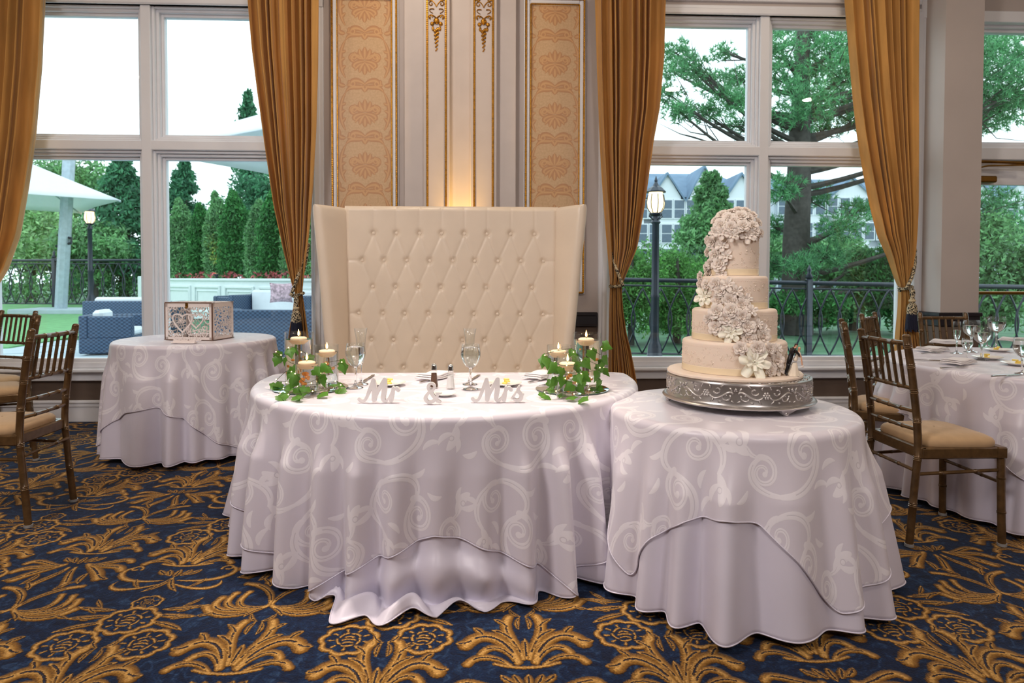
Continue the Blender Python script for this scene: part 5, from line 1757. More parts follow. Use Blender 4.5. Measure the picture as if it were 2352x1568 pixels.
# ------------------------------------------------------------------ bride and groom figurine
def skin(name, joints, bones, mats, pick, parent, sub=2):
    """one continuous body grown round a skeleton; joints: name -> (x, y, z, radius)"""
    me = bpy.data.meshes.new(name); ks = list(joints)
    me.from_pydata([joints[k][:3] for k in ks], [(ks.index(a), ks.index(b)) for a, b in bones], [])
    o = bpy.data.objects.new(name, me); COL.objects.link(o)
    md = o.modifiers.new('skin', 'SKIN'); md.use_smooth_shade = True
    for i, k in enumerate(ks):
        sv = me.skin_vertices[0].data[i]; r = joints[k][3]; sv.radius = (r, r); sv.use_root = (i == 0)
    ss = o.modifiers.new('smooth', 'SUBSURF'); ss.levels = sub; ss.render_levels = sub
    dg = bpy.context.evaluated_depsgraph_get(); dg.update()
    ev = bpy.data.meshes.new_from_object(o.evaluated_get(dg))
    bpy.data.objects.remove(o)
    for m in mats: ev.materials.append(m)
    for p in ev.polygons:
        p.use_smooth = True; p.material_index = pick(p.center)
    ev.name = name
    return link(name, ev, parent)


M['suit'] = mat('black_porcelain_suit', (20, 18, 22), .35); M['skin'] = mat('painted_skin', (222, 170, 140), .5); M['hair'] = mat('dark_brown_hair', (48, 30, 22), .5)
M['dress'] = mat('cream_dress', (236, 222, 202), .5)
q = G(1818, 862, ZB + .0165)
t = thing('cake_topper', 'small figurine of a groom dipping and kissing his bride, beside the cake', 'figurine', (q[0], q[1], ZB + .0165))
x = lambda px: (px - 1816) / 522.0
z = lambda py: (862 - py) / 522.0
G_J = dict(hip=(x(1811), 0, z(828), .0105), waist=(x(1814), 0, z(819), .0095), chest=(x(1818), -.001, z(808), .012), neck=(x(1823), -.002, z(801), .005), head=(x(1825), -.003, z(796), .0085), crown=(x(1825.5), -.003, z(793), .007),
           k1=(x(1807), -.006, z(842), .0075), a1=(x(1801), -.006, z(857), .0055), t1=(x(1805), -.012, z(860), .0045), k2=(x(1810), .008, z(843), .0075), a2=(x(1809), .010, z(858), .0055), t2=(x(1814), .004, z(860), .0045),
           s1=(x(1819), -.013, z(806), .006), e1=(x(1826), -.017, z(815), .005), h1=(x(1832), -.012, z(822), .004), s2=(x(1818), .012, z(806), .006), e2=(x(1824), .016, z(814), .005), h2=(x(1829), .012, z(812), .004))
skin('groom', G_J, (('hip', 'waist'), ('waist', 'chest'), ('chest', 'neck'), ('neck', 'head'), ('head', 'crown'), ('hip', 'k1'), ('k1', 'a1'), ('a1', 't1'), ('hip', 'k2'), ('k2', 'a2'), ('a2', 't2'), ('chest', 's1'), ('s1', 'e1'), ('e1', 'h1'), ('chest', 's2'), ('s2', 'e2'), ('e2', 'h2')),
     (M['suit'], M['skin'], M['hair']), lambda c: (2 if c.z > z(796.5) or c.x < x(1821.5) and c.z > z(800) else 1) if c.z > z(802.5) and c.x > x(1819) else (1 if c.x > x(1829) else 0), t)
B_J = dict(hip=(x(1822), -.002, z(832), .0095), waist=(x(1825), -.002, z(823), .0075), chest=(x(1829), -.002, z(815), .009), neck=(x(1831), -.002, z(808), .004), head=(x(1830), -.004, z(803), .0078), hair=(x(1834), -.003, z(803), .0068),
           s=(x(1831), -.010, z(814), .0045), e=(x(1834), -.012, z(827), .0036), h=(x(1836), -.012, z(840), .003), s2=(x(1829), .008, z(813), .0045), e2=(x(1824), .010, z(806), .0036))
skin('bride', B_J, (('hip', 'waist'), ('waist', 'chest'), ('chest', 'neck'), ('neck', 'head'), ('head', 'hair'), ('chest', 's'), ('s', 'e'), ('e', 'h'), ('chest', 's2'), ('s2', 'e2')),
     (M['dress'], M['skin'], M['hair']), lambda c: 2 if c.x > x(1832.5) and c.z > z(806.5) else (1 if c.z > z(811) or c.x > x(1832.3) else 0), t)
rows = []
for k, (cx_, w, zz) in enumerate(((1822, .009, 834), (1821, .013, 840), (1820, .018, 848), (1819.5, .023, 856), (1819, .026, 861.8))):
    a = np.linspace(0, 2 * PI, 30, endpoint=False); rr = w * (1 + .10 * k / 4 * np.cos(a * 8))
    rows.append(np.c_[x(cx_) + rr * np.cos(a), -.002 + rr * .8 * np.sin(a), np.full(30, z(zz))])
MB().grid(rows, closed=True).build('dress_skirt', M['dress'], t, auto=None)
bq = MB()
for k in range(9): bq.ball((x(1836) + .004 * math.cos(k * 2.4), -.012 + .004 * math.sin(k * 2.4), z(843) + .0015 * (k % 3)), .0028, 6, 4)
bq.build('bouquet', M['sugar'], t, auto=None)

# ------------------------------------------------------------------ place settings on the guest table
ZG = TR + .0108
RG_ = 'glasses on the guest table'


def place_glass(o, base, rim_px, label, group=RG_):
    """scales the copied glass so that its rim reaches that height"""
    put(o, *base, ZG)
    d = float((np.array(o.location) - EYE) @ FWD); h = (base[1] - rim_px) * d / F
    top = max((v.co.z for c in o.children for v in c.data.vertices))
    s = h / top; o.scale = (s, s, s); o['label'] = label; o['group'] = group; return o


WINE = [(.005, .088), (.018, .094), (.036, .112), (.043, .135), (.043, .155), (.038, .180)]
wine = goblet_proto('wine_glass', 'glass', WINE, [(r, zz * .9) for r, zz in GST], .150, '')
place_glass(wine, (2288, 800), 726, 'round wine glass, tall and rightmost behind the plates on the guest table')
place_glass(dup(wine), (2230, 808), 735, 'round wine glass behind the two front glasses on the guest table')
place_glass(dup(wine), (2254, 826), 750, 'large round water glass nearest on the guest table')
place_glass(dup(gob), (2221, 828), 776, 'small stemmed glass in front of the champagne flute on the guest table')
place_glass(dup(gob), (2347, 858), 775, 'stemmed glass cut by the right edge of the guest table')
SFL = [(.005, .085), (.014, .092), (.0205, .115), (.0225, .15), (.0220, .18), (.0205, .205)]
sf = goblet_proto('champagne_flute', 'glass', SFL, [(r, zz * .88) for r, zz in GST], .150, '')
place_glass(sf, (2197, 811), 738, 'slim champagne flute, leftmost glass on the guest table')
place_glass(dup(flu), (2267, 795), 728, 'empty flared flute behind the wine glasses on the guest table')
plate('white bread plate with butter cut by the right edge of the guest table', 2338, 838, ZG)
plate('white bread plate with butter behind the glasses of the guest table', 2292, 806, ZG, r=.075)
plate('white bread plate with butter right of the nearest glass on the guest table', 2268, 824, ZG, r=.07)
lay(dup(nap, label='folded white napkin nearest on the guest table'), (2146, 842), (2252, 826), ZG + .004)
lay(dup(nap, label='folded white napkin beside the leftmost flute on the guest table'), (2098, 808), (2182, 802), ZG + .004)
lay(dup(nap, label='folded white napkin at the back of the guest table'), (2143, 786), (2208, 790), ZG + .004)
lay(dup(nap, label='folded white napkin right of the tall wine glass on the guest table'), (2316, 782), (2350, 784), ZG + .004)
lay(dup(kn, label='dinner knife left of the nearest napkin on the guest table'), (2170, 831), (2100, 826), ZG)
lay(dup(kn, label='dinner knife in front of the right plate on the guest table'), (2268, 867), (2350, 860), ZG)
lay(dup(fk, label='dinner fork under the nearest napkin on the guest table'), (2150, 847), (2232, 842), ZG)
lay(dup(fk, label='dinner fork under the napkin beside the leftmost flute on the guest table'), (2110, 813), (2172, 809), ZG)

# ------------------------------------------------------------------ the garden outside
GZ = -.03


def D(px, py, dep): return EYE + ray(px, py) * dep


def XY(px, dep):
    d = ray(px, 640) * dep; return np.array((d[0], d[1]))


def ZH(py, dep, px=1176): return float((EYE + ray(px, py) * dep)[2])


M['stone'] = mat('pale_terrace_stone', (176, 190, 198), .7, var=.08, scale=3)
M['lawn'] = mat('lawn', (104, 160, 104), .9, var=.25, scale=4, bump=.6, bscale=40)
M['lawn2'] = mat('rough_grass', (76, 116, 84), .9, var=.35, scale=1.5, bump=.6, bscale=30)
M['iron'] = mat('dark_blue_black_iron', (30, 40, 56), .35, var=.15, spec=.6)
M['canvas'] = mat('white_parasol_canvas', (238, 242, 246), .8, var=.02, trans=.3)
M['alu'] = mat('brushed_aluminium', (168, 182, 192), .4, metal=.3)
M['lantern'] = emitter('lit_lantern_glass', (255, 226, 178), 2.2)
M['planter'] = mat('white_panelled_planter', (226, 234, 236), .6, var=.03)
M['cushion'] = mat('white_outdoor_cushion', (232, 238, 242), .8, var=.03)
M['pillow'] = mat('red_and_blue_print_cushion', (206, 176, 186), .8, var=.5, scale=22)
for nm, c, v in (('foliage_dark', (74, 132, 104), .5), ('foliage_mid', (120, 170, 124), .5), ('foliage_pale', (164, 204, 158), .4), ('foliage_hedge', (76, 142, 84), .5), ('needle', (104, 166, 124), .5), ('foliage_bright', (108, 168, 96), .5)):
    M[nm] = mat(nm, c, .75, var=.25, scale=.8, trans=.3, island=v)
M['bark'] = mat('pine_bark', (74, 70, 66), .9, var=.3, scale=12, bump=.8, bscale=30)
M['flower'] = mat('pink_bedding_flower', (196, 96, 110), .7, island=.5)
M['house'] = mat('white_townhouse_wall', (222, 228, 234), .8, var=.03, scale=.5)
M['slate'] = mat('blue_grey_roof', (112, 136, 160), .8, var=.15, scale=1)
M['hwin'] = mat('dark_window_glass', (86, 104, 122), .2)


def wicker_material():
    m, nt, b = nodes('blue_grey_wicker')
    tc = N(nt, 'ShaderNodeTexCoord'); mp = N(nt, 'ShaderNodeMapping'); mp.inputs[3].default_value = (26, 26, 34)
    nt.links.new(tc.outputs['Object'], mp.inputs[0])
    ck = N(nt, 'ShaderNodeTexChecker'); ck.inputs['Scale'].default_value = 1.0
    ck.inputs[1].default_value = lin((40, 58, 84)); ck.inputs[2].default_value = lin((74, 98, 126))
    nt.links.new(mp.outputs[0], ck.inputs[0]); nt.links.new(ck.outputs[0], b.inputs['Base Color'])
    b.inputs['Roughness'].default_value = .5
    return m


M['wicker'] = wicker_material()
struct('terrace', MB().box((-40, YW + .22, GZ - .06), (.4, 13.5, GZ)), M['stone'])
struct('ground', MB().box((-90, 13.5, GZ - .08), (90, 140, GZ - .02)).box((.4, YW + .22, GZ - .08), (30, 13.5, GZ - .02)), M['lawn2'])
lp = [G(*p, GZ) for p in ((-260, 812), (20, 800), (205, 770), (345, 746), (345, 700), (-260, 698))]
lw = MB().add([(p[0], p[1], GZ - .05) for p in lp] + [(p[0], p[1], GZ + .025) for p in lp], [tuple(range(6))[::-1], tuple(range(6, 12))] + [(i, (i + 1) % 6, 6 + (i + 1) % 6, 6 + i) for i in range(6)])
struct('lawn', lw, M['lawn'])
pv = MB()
for k, (px, py) in enumerate(((40, 808), (150, 790), (262, 770), (345, 757))):          # large pavers along the lawn edge
    p = G(px, py, GZ)
    MB().box((p[0] - .5, p[1] - .32, GZ - .01), (p[0] + .5, p[1] + .32, GZ + .012), bev=.006, rz=.55).build('paving_slab', M['stone'], bpy.data.objects['terrace'])


def leaves(mb, c, rad, n, size, rg, shell=.55, droop=0.0):
    """n small blades spread through an ellipsoid"""
    u = rg.normal(size=(n, 3)); u /= np.linalg.norm(u, axis=1)[:, None]
    r = (shell + (1 - shell) * rg.random(n)) ** .7
    p = np.array(c) + u * r[:, None] * np.array(rad) * (1 + .18 * rg.normal(size=(n, 1)) * .5)
    a = rg.normal(size=(n, 3)); a[:, 2] -= droop; a /= np.linalg.norm(a, axis=1)[:, None]
    b = np.cross(a, rg.normal(size=(n, 3))); b /= np.linalg.norm(b, axis=1)[:, None] + 1e-9
    s = size * rg.uniform(.6, 1.3, (n, 1))
    V = np.stack([p - a * s, p + b * s * .38, p + a * s, p - b * s * .38], 1).reshape(-1, 3)
    return mb.add(V, [(4 * i, 4 * i + 1, 4 * i + 2, 4 * i + 3) for i in range(n)])


def tree(name, label, px, dep, py_top, py_bot, wpx, m, n=5200, size=.16, seed=0, shape='round', group=None, base=GZ, cat='tree'):
    rg = np.random.default_rng(seed); n = int(n * 1.8); size *= .72
    p = XY(px, dep); zt = ZH(py_top, dep, px); zb = max(base + .05, ZH(py_bot, dep, px)); w = wpx * dep / F / 2
    t = thing(name, label, cat, (p[0], p[1], base), group=group)
    zt -= base; zb -= base
    MB().tube([(0, 0, 0), (w * .03, 0, zb + (zt - zb) * .5), (0, 0, zb + (zt - zb) * .85)], [w * .10, w * .07, w * .03], 7).build('trunk', M['bark'], t)
    mb = MB()
    if shape == 'cone':
        k = 12
        for i in range(k):
            f = (i + .5) / k; rr = w * (1 - f) ** .8 + .05 * w
            z = zb + (zt - zb) * f
            for j in range(6):
                a = rg.uniform(0, 6.28); q = rr * .55
                leaves(mb, (q * math.cos(a), q * math.sin(a), z - rr * .1), (rr * .6, rr * .6, (zt - zb) / k * .8), n // (k * 6), size, rg, .2, .5)
    elif shape == 'column':
        k = 16
        for i in range(k):
            f = (i + .5) / k; rr = w * (math.sin(PI * min(1, .25 + .75 * f)) ** .6 * .98 + .02)
            leaves(mb, (rg.normal() * w * .05, rg.normal() * w * .05, zb + (zt - zb) * f), (rr, rr, (zt - zb) / k * 1.0), n // k, size, rg, .75, .6)
    else:
        for j in range(16):
            u = rg.normal(size=3); u /= np.linalg.norm(u); h = (zt - zb) / 2
            c = (u[0] * w * .6, u[1] * w * .6, zb + h + u[2] * h * .62)
            q = rg.uniform(.32, .5)
            leaves(mb, c, (w * q, w * q, h * q), n // 16, size, rg, .3)
    o = mb.build('crown', m, t, smooth=False)
    return t


TL = 'trees beyond the terrace fence'
tree('leafy_tree', 'pale bushy tree behind the parasol mast, leftmost beyond the lawn', 70, 34, 440, 640, 210, M['foliage_pale'], 6500, .20, 1, group=TL)
tree('leafy_tree', 'tall loose green tree rising above the tip of the left parasol', 165, 40, 345, 560, 260, M['foliage_mid'], 6000, .22, 2, group=TL)
tree('conifer', 'dark spreading conifer behind the left lamp post', 285, 32, 360, 640, 260, M['foliage_dark'], 8500, .20, 3, 'cone', TL)
tree('conifer', 'dark blue-green fir left of the arborvitae hedge', 425, 36, 372, 640, 190, M['foliage_dark'], 6500, .20, 4, 'cone', TL)
tree('conifer', 'broad dark pine behind the arborvitae hedge, half behind the curtain', 590, 34, 392, 600, 260, M['foliage_dark'], 7000, .2, 5, 'round', TL)
tree('conifer', 'slim fir whose tip shows above the second parasol', 572, 44, 216, 600, 150, M['foliage_dark'], 5000, .24, 6, 'cone', TL)
tree('leafy_tree', 'mid green tree behind the fence right of the left parasol mast', 215, 30, 500, 660, 190, M['foliage_mid'], 5500, .17, 7, group=TL)

hd = MB(); rg = np.random.default_rng(90)
for k in range(46):
    q = XY(-260 + k * 16, 31.5); leaves(hd, (q[0], q[1], .75 + .15 * math.sin(k)), (.75, .6, .85), 120, .12, rg, .3)
o = hd.build('clipped_hedge', M['foliage_mid'], None, smooth=False); tag(o, 'low clipped hedge running along behind the lawn railing', 'hedge')

# iron railings with interlaced arcs
def railing(label, a, b, za, zb_, spacing, post_px=()):
    """a, b: ends on the ground; za, zb_: height of the top rail at each end"""
    a = np.array(a); b = np.array(b); L = float(np.linalg.norm(b - a)); u = (b - a) / L
    t = thing('iron_railing', label, 'railing', (a[0], a[1], GZ), math.atan2(u[1], u[0]))
    top = lambda s: za + (zb_ - za) * s / L - GZ
    sc = za / 1.2
    bo = .10 * sc
    MB().tube([(0, 0, top(0)), (L, 0, top(L))], .034 * sc, 10).build('top_rail', M['iron'], t)
    MB().tube([(0, 0, top(0) - .085 * sc), (L, 0, top(L) - .085 * sc)], .014 * sc, 8).build('middle_rail', M['iron'], t)
    MB().tube([(0, 0, bo), (L, 0, bo)], .016 * sc, 8).build('bottom_rail', M['iron'], t)
    z0, z1 = bo, (top(0) + top(L)) / 2 - .085 * sc
    for s in (-1, 1):
        tt = np.linspace(0, 1, 15)
        me = MB().tube(np.c_[s * .60 * spacing * np.sin(PI * tt), np.zeros(15) + s * .012, z0 + (z1 - z0) * tt], .013 * sc, 6).mesh('arc_bar', M['iron'])
        for k in range(int(L / spacing)):
            o = link('arc_bar', me, t, (spacing * (k + .5), 0, 0)); o.scale = (1, 1, 1)
    pm = MB().box((-.045 * sc, -.045 * sc, 0), (.045 * sc, .045 * sc, top(L / 2) + .06 * sc), bev=.01).lathe([(.03 * sc, top(L / 2) + .06 * sc), (.06 * sc, top(L / 2) + .09 * sc), (.02 * sc, top(L / 2) + .15 * sc), (.035 * sc, top(L / 2) + .19 * sc), (.002, top(L / 2) + .27 * sc)], 10, capb=True, capt=True).mesh('post', M['iron'])
    for s in np.linspace(0, L, max(2, int(L / (10 * spacing)) + 1)): link('post', pm, t, (float(s), 0, 0))
    return t


railing('dark iron railing of interlaced arcs beyond the lawn', XY(-160, 28), XY(420, 27), 1.98, 2.0, .47)
railing('dark iron railing of interlaced arcs behind the wedding cake', XY(1330, 10.2), XY(2420, 9.6), 1.25, 1.135, .285)


def lamp_post(label, px, dep, top, scale):
    p = XY(px, dep)
    t = thing('lamp_post', label, 'street lamp', (p[0], p[1], GZ), group='lantern lamp posts')
    h = 2.26
    MB().lathe([(.16, 0), (.16, .05), (.12, .09), (.10, .28), (.075, .33), (.062, .42), (.062, 1.0), (.07, 1.03), (.058, 1.06), (.052, h - .15), (.075, h - .12), (.05, h - .08), (.045, h - .03), (.10, h), (.10, h + .02)], 16, capb=True, capt=True).build('post', M['iron'], t)
    for k in range(4):
        a = k * PI / 2 + .4
        MB().tube([(.05 * math.cos(a), .05 * math.sin(a), h - .08), (.12 * math.cos(a), .12 * math.sin(a), h - .03), (.095 * math.cos(a), .095 * math.sin(a), h + .03)], .010, 6).build('bracket', M['iron'], t)
    g = MB().lathe([(.075, h + .02), (.125, h + .10), (.135, h + .18), (.115, h + .30), (.105, h + .33)], 8, capb=True, capt=True).build('lantern_glass', M['lantern'], t, smooth=False)
    for k in range(8):
        a = k * PI / 4
        MB().tube([(r * math.cos(a), r * math.sin(a), z) for r, z in ((.078, h + .02), (.128, h + .10), (.138, h + .18), (.118, h + .30))], .007, 5).build('lantern_bar', M['iron'], t)
    MB().lathe([(.15, h + .33), (.155, h + .345), (.10, h + .40), (.05, h + .43), (.03, h + .47), (.02, h + .49), (.026, h + .51), (.004, h + .58)], 8, capb=True, capt=True).build('lantern_roof', M['iron'], t, smooth=False)
    s = top / (h + .58); t.scale = (scale, scale, s)
    return t


lamp_post('black lamp post with lit lantern beyond the lawn, left window', 208, 26.5, ZH(465, 26.5, 208) - GZ, 1.55)
lamp_post('black lamp post with lit lantern left of the wedding cake', 1505, 9.7, ZH(405, 9.7, 1505) - GZ, 1.0)


def parasol(label, px, dep, R, z_rim, z_top, mast_px, mast_dep, lean, rz):
    p = XY(px, dep); m_ = XY(mast_px, mast_dep)
    t = thing('cantilever_parasol', label, 'parasol', (m_[0], m_[1], GZ))
    c = p - m_
    P = [(c[0] + R * math.cos(rz + k * PI / 2), c[1] + R * math.sin(rz + k * PI / 2)) for k in range(4)]
    n = 10; rows = []
    for f in np.linspace(.03, 1, 9):
        ring = []
        for k in range(4):
            a, b = np.array(P[k]), np.array(P[(k + 1) % 4])
            for j in range(n):
                q = a + (b - a) * j / n; sag = 1 - .05 * math.sin(PI * j / n) * f
                ring.append((c[0] + (q[0] - c[0]) * f * sag, c[1] + (q[1] - c[1]) * f * sag, z_top - (z_top - z_rim) * f ** .92 - GZ))
        rows.append(ring)
    mb = MB().grid(rows, closed=True); mb.f.append(tuple(range(4 * n))[::-1])
    cp = mb.build('canopy', M['canvas'], t, auto=30); sm = cp.modifiers.new('cloth', 'SOLIDIFY'); sm.thickness = .02
    for k in range(4):
        MB().tube([(c[0], c[1], z_top - .12), (P[k][0], P[k][1], z_rim - GZ - .03)], .03, 6).build('rib', M['alu'], t)
        MB().tube([(c[0], c[1], z_rim - .15), ((c[0] + P[k][0]) / 2, (c[1] + P[k][1]) / 2, (z_top + z_rim) / 2 - .14)], .025, 6).build('strut', M['alu'], t)
    MB().tube([(0, 0, 0), (lean, 0, z_top * .97)], .20, 8).build('mast', M['alu'], t)
    MB().tube([(lean, 0, z_top * .95), (c[0] * .5 + lean * .5, c[1] * .5, z_top + .42), (c[0], c[1], z_top + .05)], .09, 8).build('arm', M['alu'], t)
    MB().tube([(lean * .42 - .25, -.05, z_top * .42), (lean * .42 + .28, -.05, z_top * .44), (lean * .45 + .28, -.05, z_top * .47), (lean * .45 - .2, -.05, z_top * .49)], .05, 6).build('crank', M['iron'], t)
    MB().box((-1.3, -.8, 0), (1.3, .8, .18), bev=.03).build('base_slab', M['stone'], t)
    return t


parasol('white cantilever parasol with grey mast on the lawn, left window', -8, 22, 4.32, ZH(462, 22, 280), ZH(338, 22, 0), 138, 23, .38, -.05)
parasol('white cantilever parasol seen from below, half behind the left curtain', 690, 14, 3.3, ZH(366, 14, 560), ZH(238, 14, 640), 835, 21.5, .1, .25)

# planter wall, hedge and flower bed
w0, w1 = XY(326, 22.5), XY(780, 15.5); L_ = float(np.linalg.norm(w1 - w0)); an = math.atan2(w1[1] - w0[1], w1[0] - w0[0])
pw = thing('garden_planter', 'long white panelled planter in front of the hedge', 'planter', (w0[0], w0[1], GZ), an)
MB().box((0, 0, 0), (L_, 1.5, 1.20), bev=.01).build('planter_body', M['planter'], pw, smooth=False)
MB().box((-.05, -.05, 1.19), (L_ + .05, 1.55, 1.27), bev=.02).build('coping', M['planter'], pw)
for k in range(6):
    a = .15 + k * L_ / 6; b = a + L_ / 6 - .25
    f = MB(); frame_ring(f, a, b, .22, 1.05, .07, -.05, .0, .01); frame_ring(f, a + .14, b - .14, .36, .91, .04, -.03, .0, .01); f.build('wall_panel', M['planter'], pw)
MB().box((-.12, -.1, 0), (.12, .2, 1.34), bev=.02).build('end_post', M['planter'], pw)
HG = 'arborvitae in the white planter'
for k, (px, dep, top, w) in enumerate(((415, 21.6, 462, 58), (462, 21.0, 474, 50), (498, 20.6, 446, 50), (541, 19.8, 444, 66), (596, 19.0, 464, 56), (632, 18.4, 436, 70), (690, 17.8, 446, 76))):
    tree('arborvitae', ('narrow brown-tipped arborvitae at the left end of the white planter', 'low arborvitae second from the left in the white planter', 'slim arborvitae beside the added warm lamp', 'full arborvitae in the middle of the hedge',
                        'low arborvitae left of the tallest one in the hedge', 'tallest arborvitae of the hedge, beside the curtain', 'arborvitae half hidden behind the left curtain')[k],
         px, dep, top, 642, w * 1.18, M['foliage_hedge' if k % 2 else 'foliage_mid'] if k else M['foliage_mid'], 5200, .085, 20 + k, 'column', HG, base=1.16, cat='shrub')
fb = MB(); rg = np.random.default_rng(77)
for k in range(60):
    s = rg.uniform(0, L_); q = w0 + (w1 - w0) * s / L_; leaves(fb, (q[0] + .1, q[1] + .3, 1.33), (.18, .15, .12), 14, .06, rg)
o = fb.build('bedding_flowers', M['flower'], None, smooth=False, kind='stuff'); tag(o, 'pink and red bedding flowers along the top of the white planter', 'flowers')
q = D(497, 604, 20.0)  # lamp and light added to make the orange glow at the hedge
gs = thing('hedge_glow_lamp', 'small lamp added for the warm glow in the hedge', 'lamp', (q[0], q[1], 1.22))
MB().lathe([(.03, 0), (.03, .06), (.06, .08), (.07, .16)], 10, capb=True).build('housing', M['iron'], gs); MB().lathe([(.065, .158), (.001, .165)], 10, capt=True).build('lens', M['lantern'], gs)
light('hedge_glow_light', 'SPOT', (q[0], q[1] - .1, 1.42), (q[0], q[1] + .45, 2.6), 60, (1, .55, .15), spot_size=R_(70), spot_blend=.8, shadow_soft_size=.05)


# wicker lounge furniture
def wicker_seat(label, px, dep, w, rz, top, cushions=True, group='wicker lounge seats', dpt=.8):
    p = XY(px, dep)
    t = thing('wicker_sofa' if w > 1.1 else 'wicker_armchair', label, 'sofa' if w > 1.1 else 'armchair', (p[0], p[1], GZ), rz, group)
    h = top - GZ
    MB().box((-w / 2, -dpt / 2, .03), (w / 2, dpt / 2, .30), bev=.02).build('base', M['wicker'], t)
    MB().box((-w / 2, dpt / 2 - .14, .28), (w / 2, dpt / 2, h), bev=.02).build('backrest', M['wicker'], t)
    for s in (-1, 1):
        MB().box((s * w / 2 - (.13 if s > 0 else 0), -dpt / 2, .28), (s * w / 2 + (.13 if s < 0 else 0), dpt / 2 - .13, h * .98), bev=.02).build('armrest', M['wicker'], t)
    if cushions:
        MB().box((-w / 2 + .14, -dpt / 2 + .01, .30), (w / 2 - .14, dpt / 2 - .15, .44), bev=.05).build('seat_cushion', M['cushion'], t)
        MB().box((-w / 2 + .15, dpt / 2 - .30, .44), (w / 2 - .15, dpt / 2 - .14, h + .08), bev=.05).build('back_cushion', M['cushion'], t)
    return t


wicker_seat('blue-grey wicker armchair on the terrace behind the gift table', 262, 10.95, .80, R_(100), .63)
wicker_seat('dark wicker sofa on the terrace beyond the armchair, cut by the window mullion', 312, 13.6, 1.75, R_(182), .77)
wicker_seat('large blue wicker sofa seen from behind, right of the card box', 628, 10.6, 1.65, R_(176), .745, False)
wicker_seat('wicker sofa with white cushions in front of the planter', 640, 13.4, 1.9, R_(-20), .92)
wicker_seat('dark wicker armchair left of the white-cushioned sofa', 555, 14.6, .9, R_(60), .85, False)
q = D(646, 672, 12.85)
t = thing('throw_pillow', 'red and blue patterned cushion on the white-cushioned sofa', 'cushion', q, .4)
n_ = 12; rows = []
for s in (-1, 1):
    V = np.zeros((n_, n_, 3))
    for i, a in enumerate(np.linspace(-1, 1, n_)):
        for j, b in enumerate(np.linspace(-1, 1, n_)):
            V[i, j] = (a * .22 * (1 - .10 * (1 - b * b)), s * .08 * ((1 - a ** 4) * (1 - b ** 4)) ** .5, b * .20 * (1 - .10 * (1 - a * a)))
    MB().grid(V).build('cushion_cover', M['pillow'], t, auto=None)

# --- the right side: pine, shrubs, houses
SH = 'shrubs behind the railing'
tree('evergreen_shrub', 'bright green shrub behind the railing left of the lamp post', 1450, 12.4, 520, 815, 170, M['foliage_bright'], 9000, .058, 40, 'round', SH, cat='shrub')
tree('evergreen_shrub', 'bright green shrub behind the railing, just left of the cake', 1555, 12.8, 560, 815, 200, M['foliage_bright'], 10000, .058, 41, 'round', SH, cat='shrub')
tree('loose_conifer', 'loose pale green conifer behind the cake top', 1630, 16, 400, 780, 300, M['foliage_mid'], 11000, .10, 42, 'cone', SH)
tree('evergreen_shrub', 'low dark shrub behind the railing right of the cake', 1830, 15, 660, 800, 260, M['foliage_hedge'], 6000, .09, 43, 'round', SH, cat='shrub')
tree('evergreen_shrub', 'soft green shrub behind the railing left of the right curtain', 1960, 16, 560, 800, 200, M['foliage_mid'], 6500, .09, 44, 'round', SH, cat='shrub')
tree('evergreen_shrub', 'green shrub outside the garden door', 2270, 14, 480, 800, 240, M['foliage_mid'], 8000, .085, 45, 'round', SH, cat='shrub')
tree('evergreen_shrub', 'bushy shrub partly behind the third curtain', 2090, 15, 520, 800, 200, M['foliage_hedge'], 6500, .09, 46, 'round', SH, cat='shrub')
tree('leafy_tree', 'distant green tree between the houses', 1740, 34, 520, 660, 200, M['foliage_mid'], 4500, .22, 47, 'round', SH)
tree('leafy_tree', 'distant tree below the white houses on the right', 1900, 36, 540, 660, 280, M['foliage_mid'], 5500, .22, 48, 'round', SH)


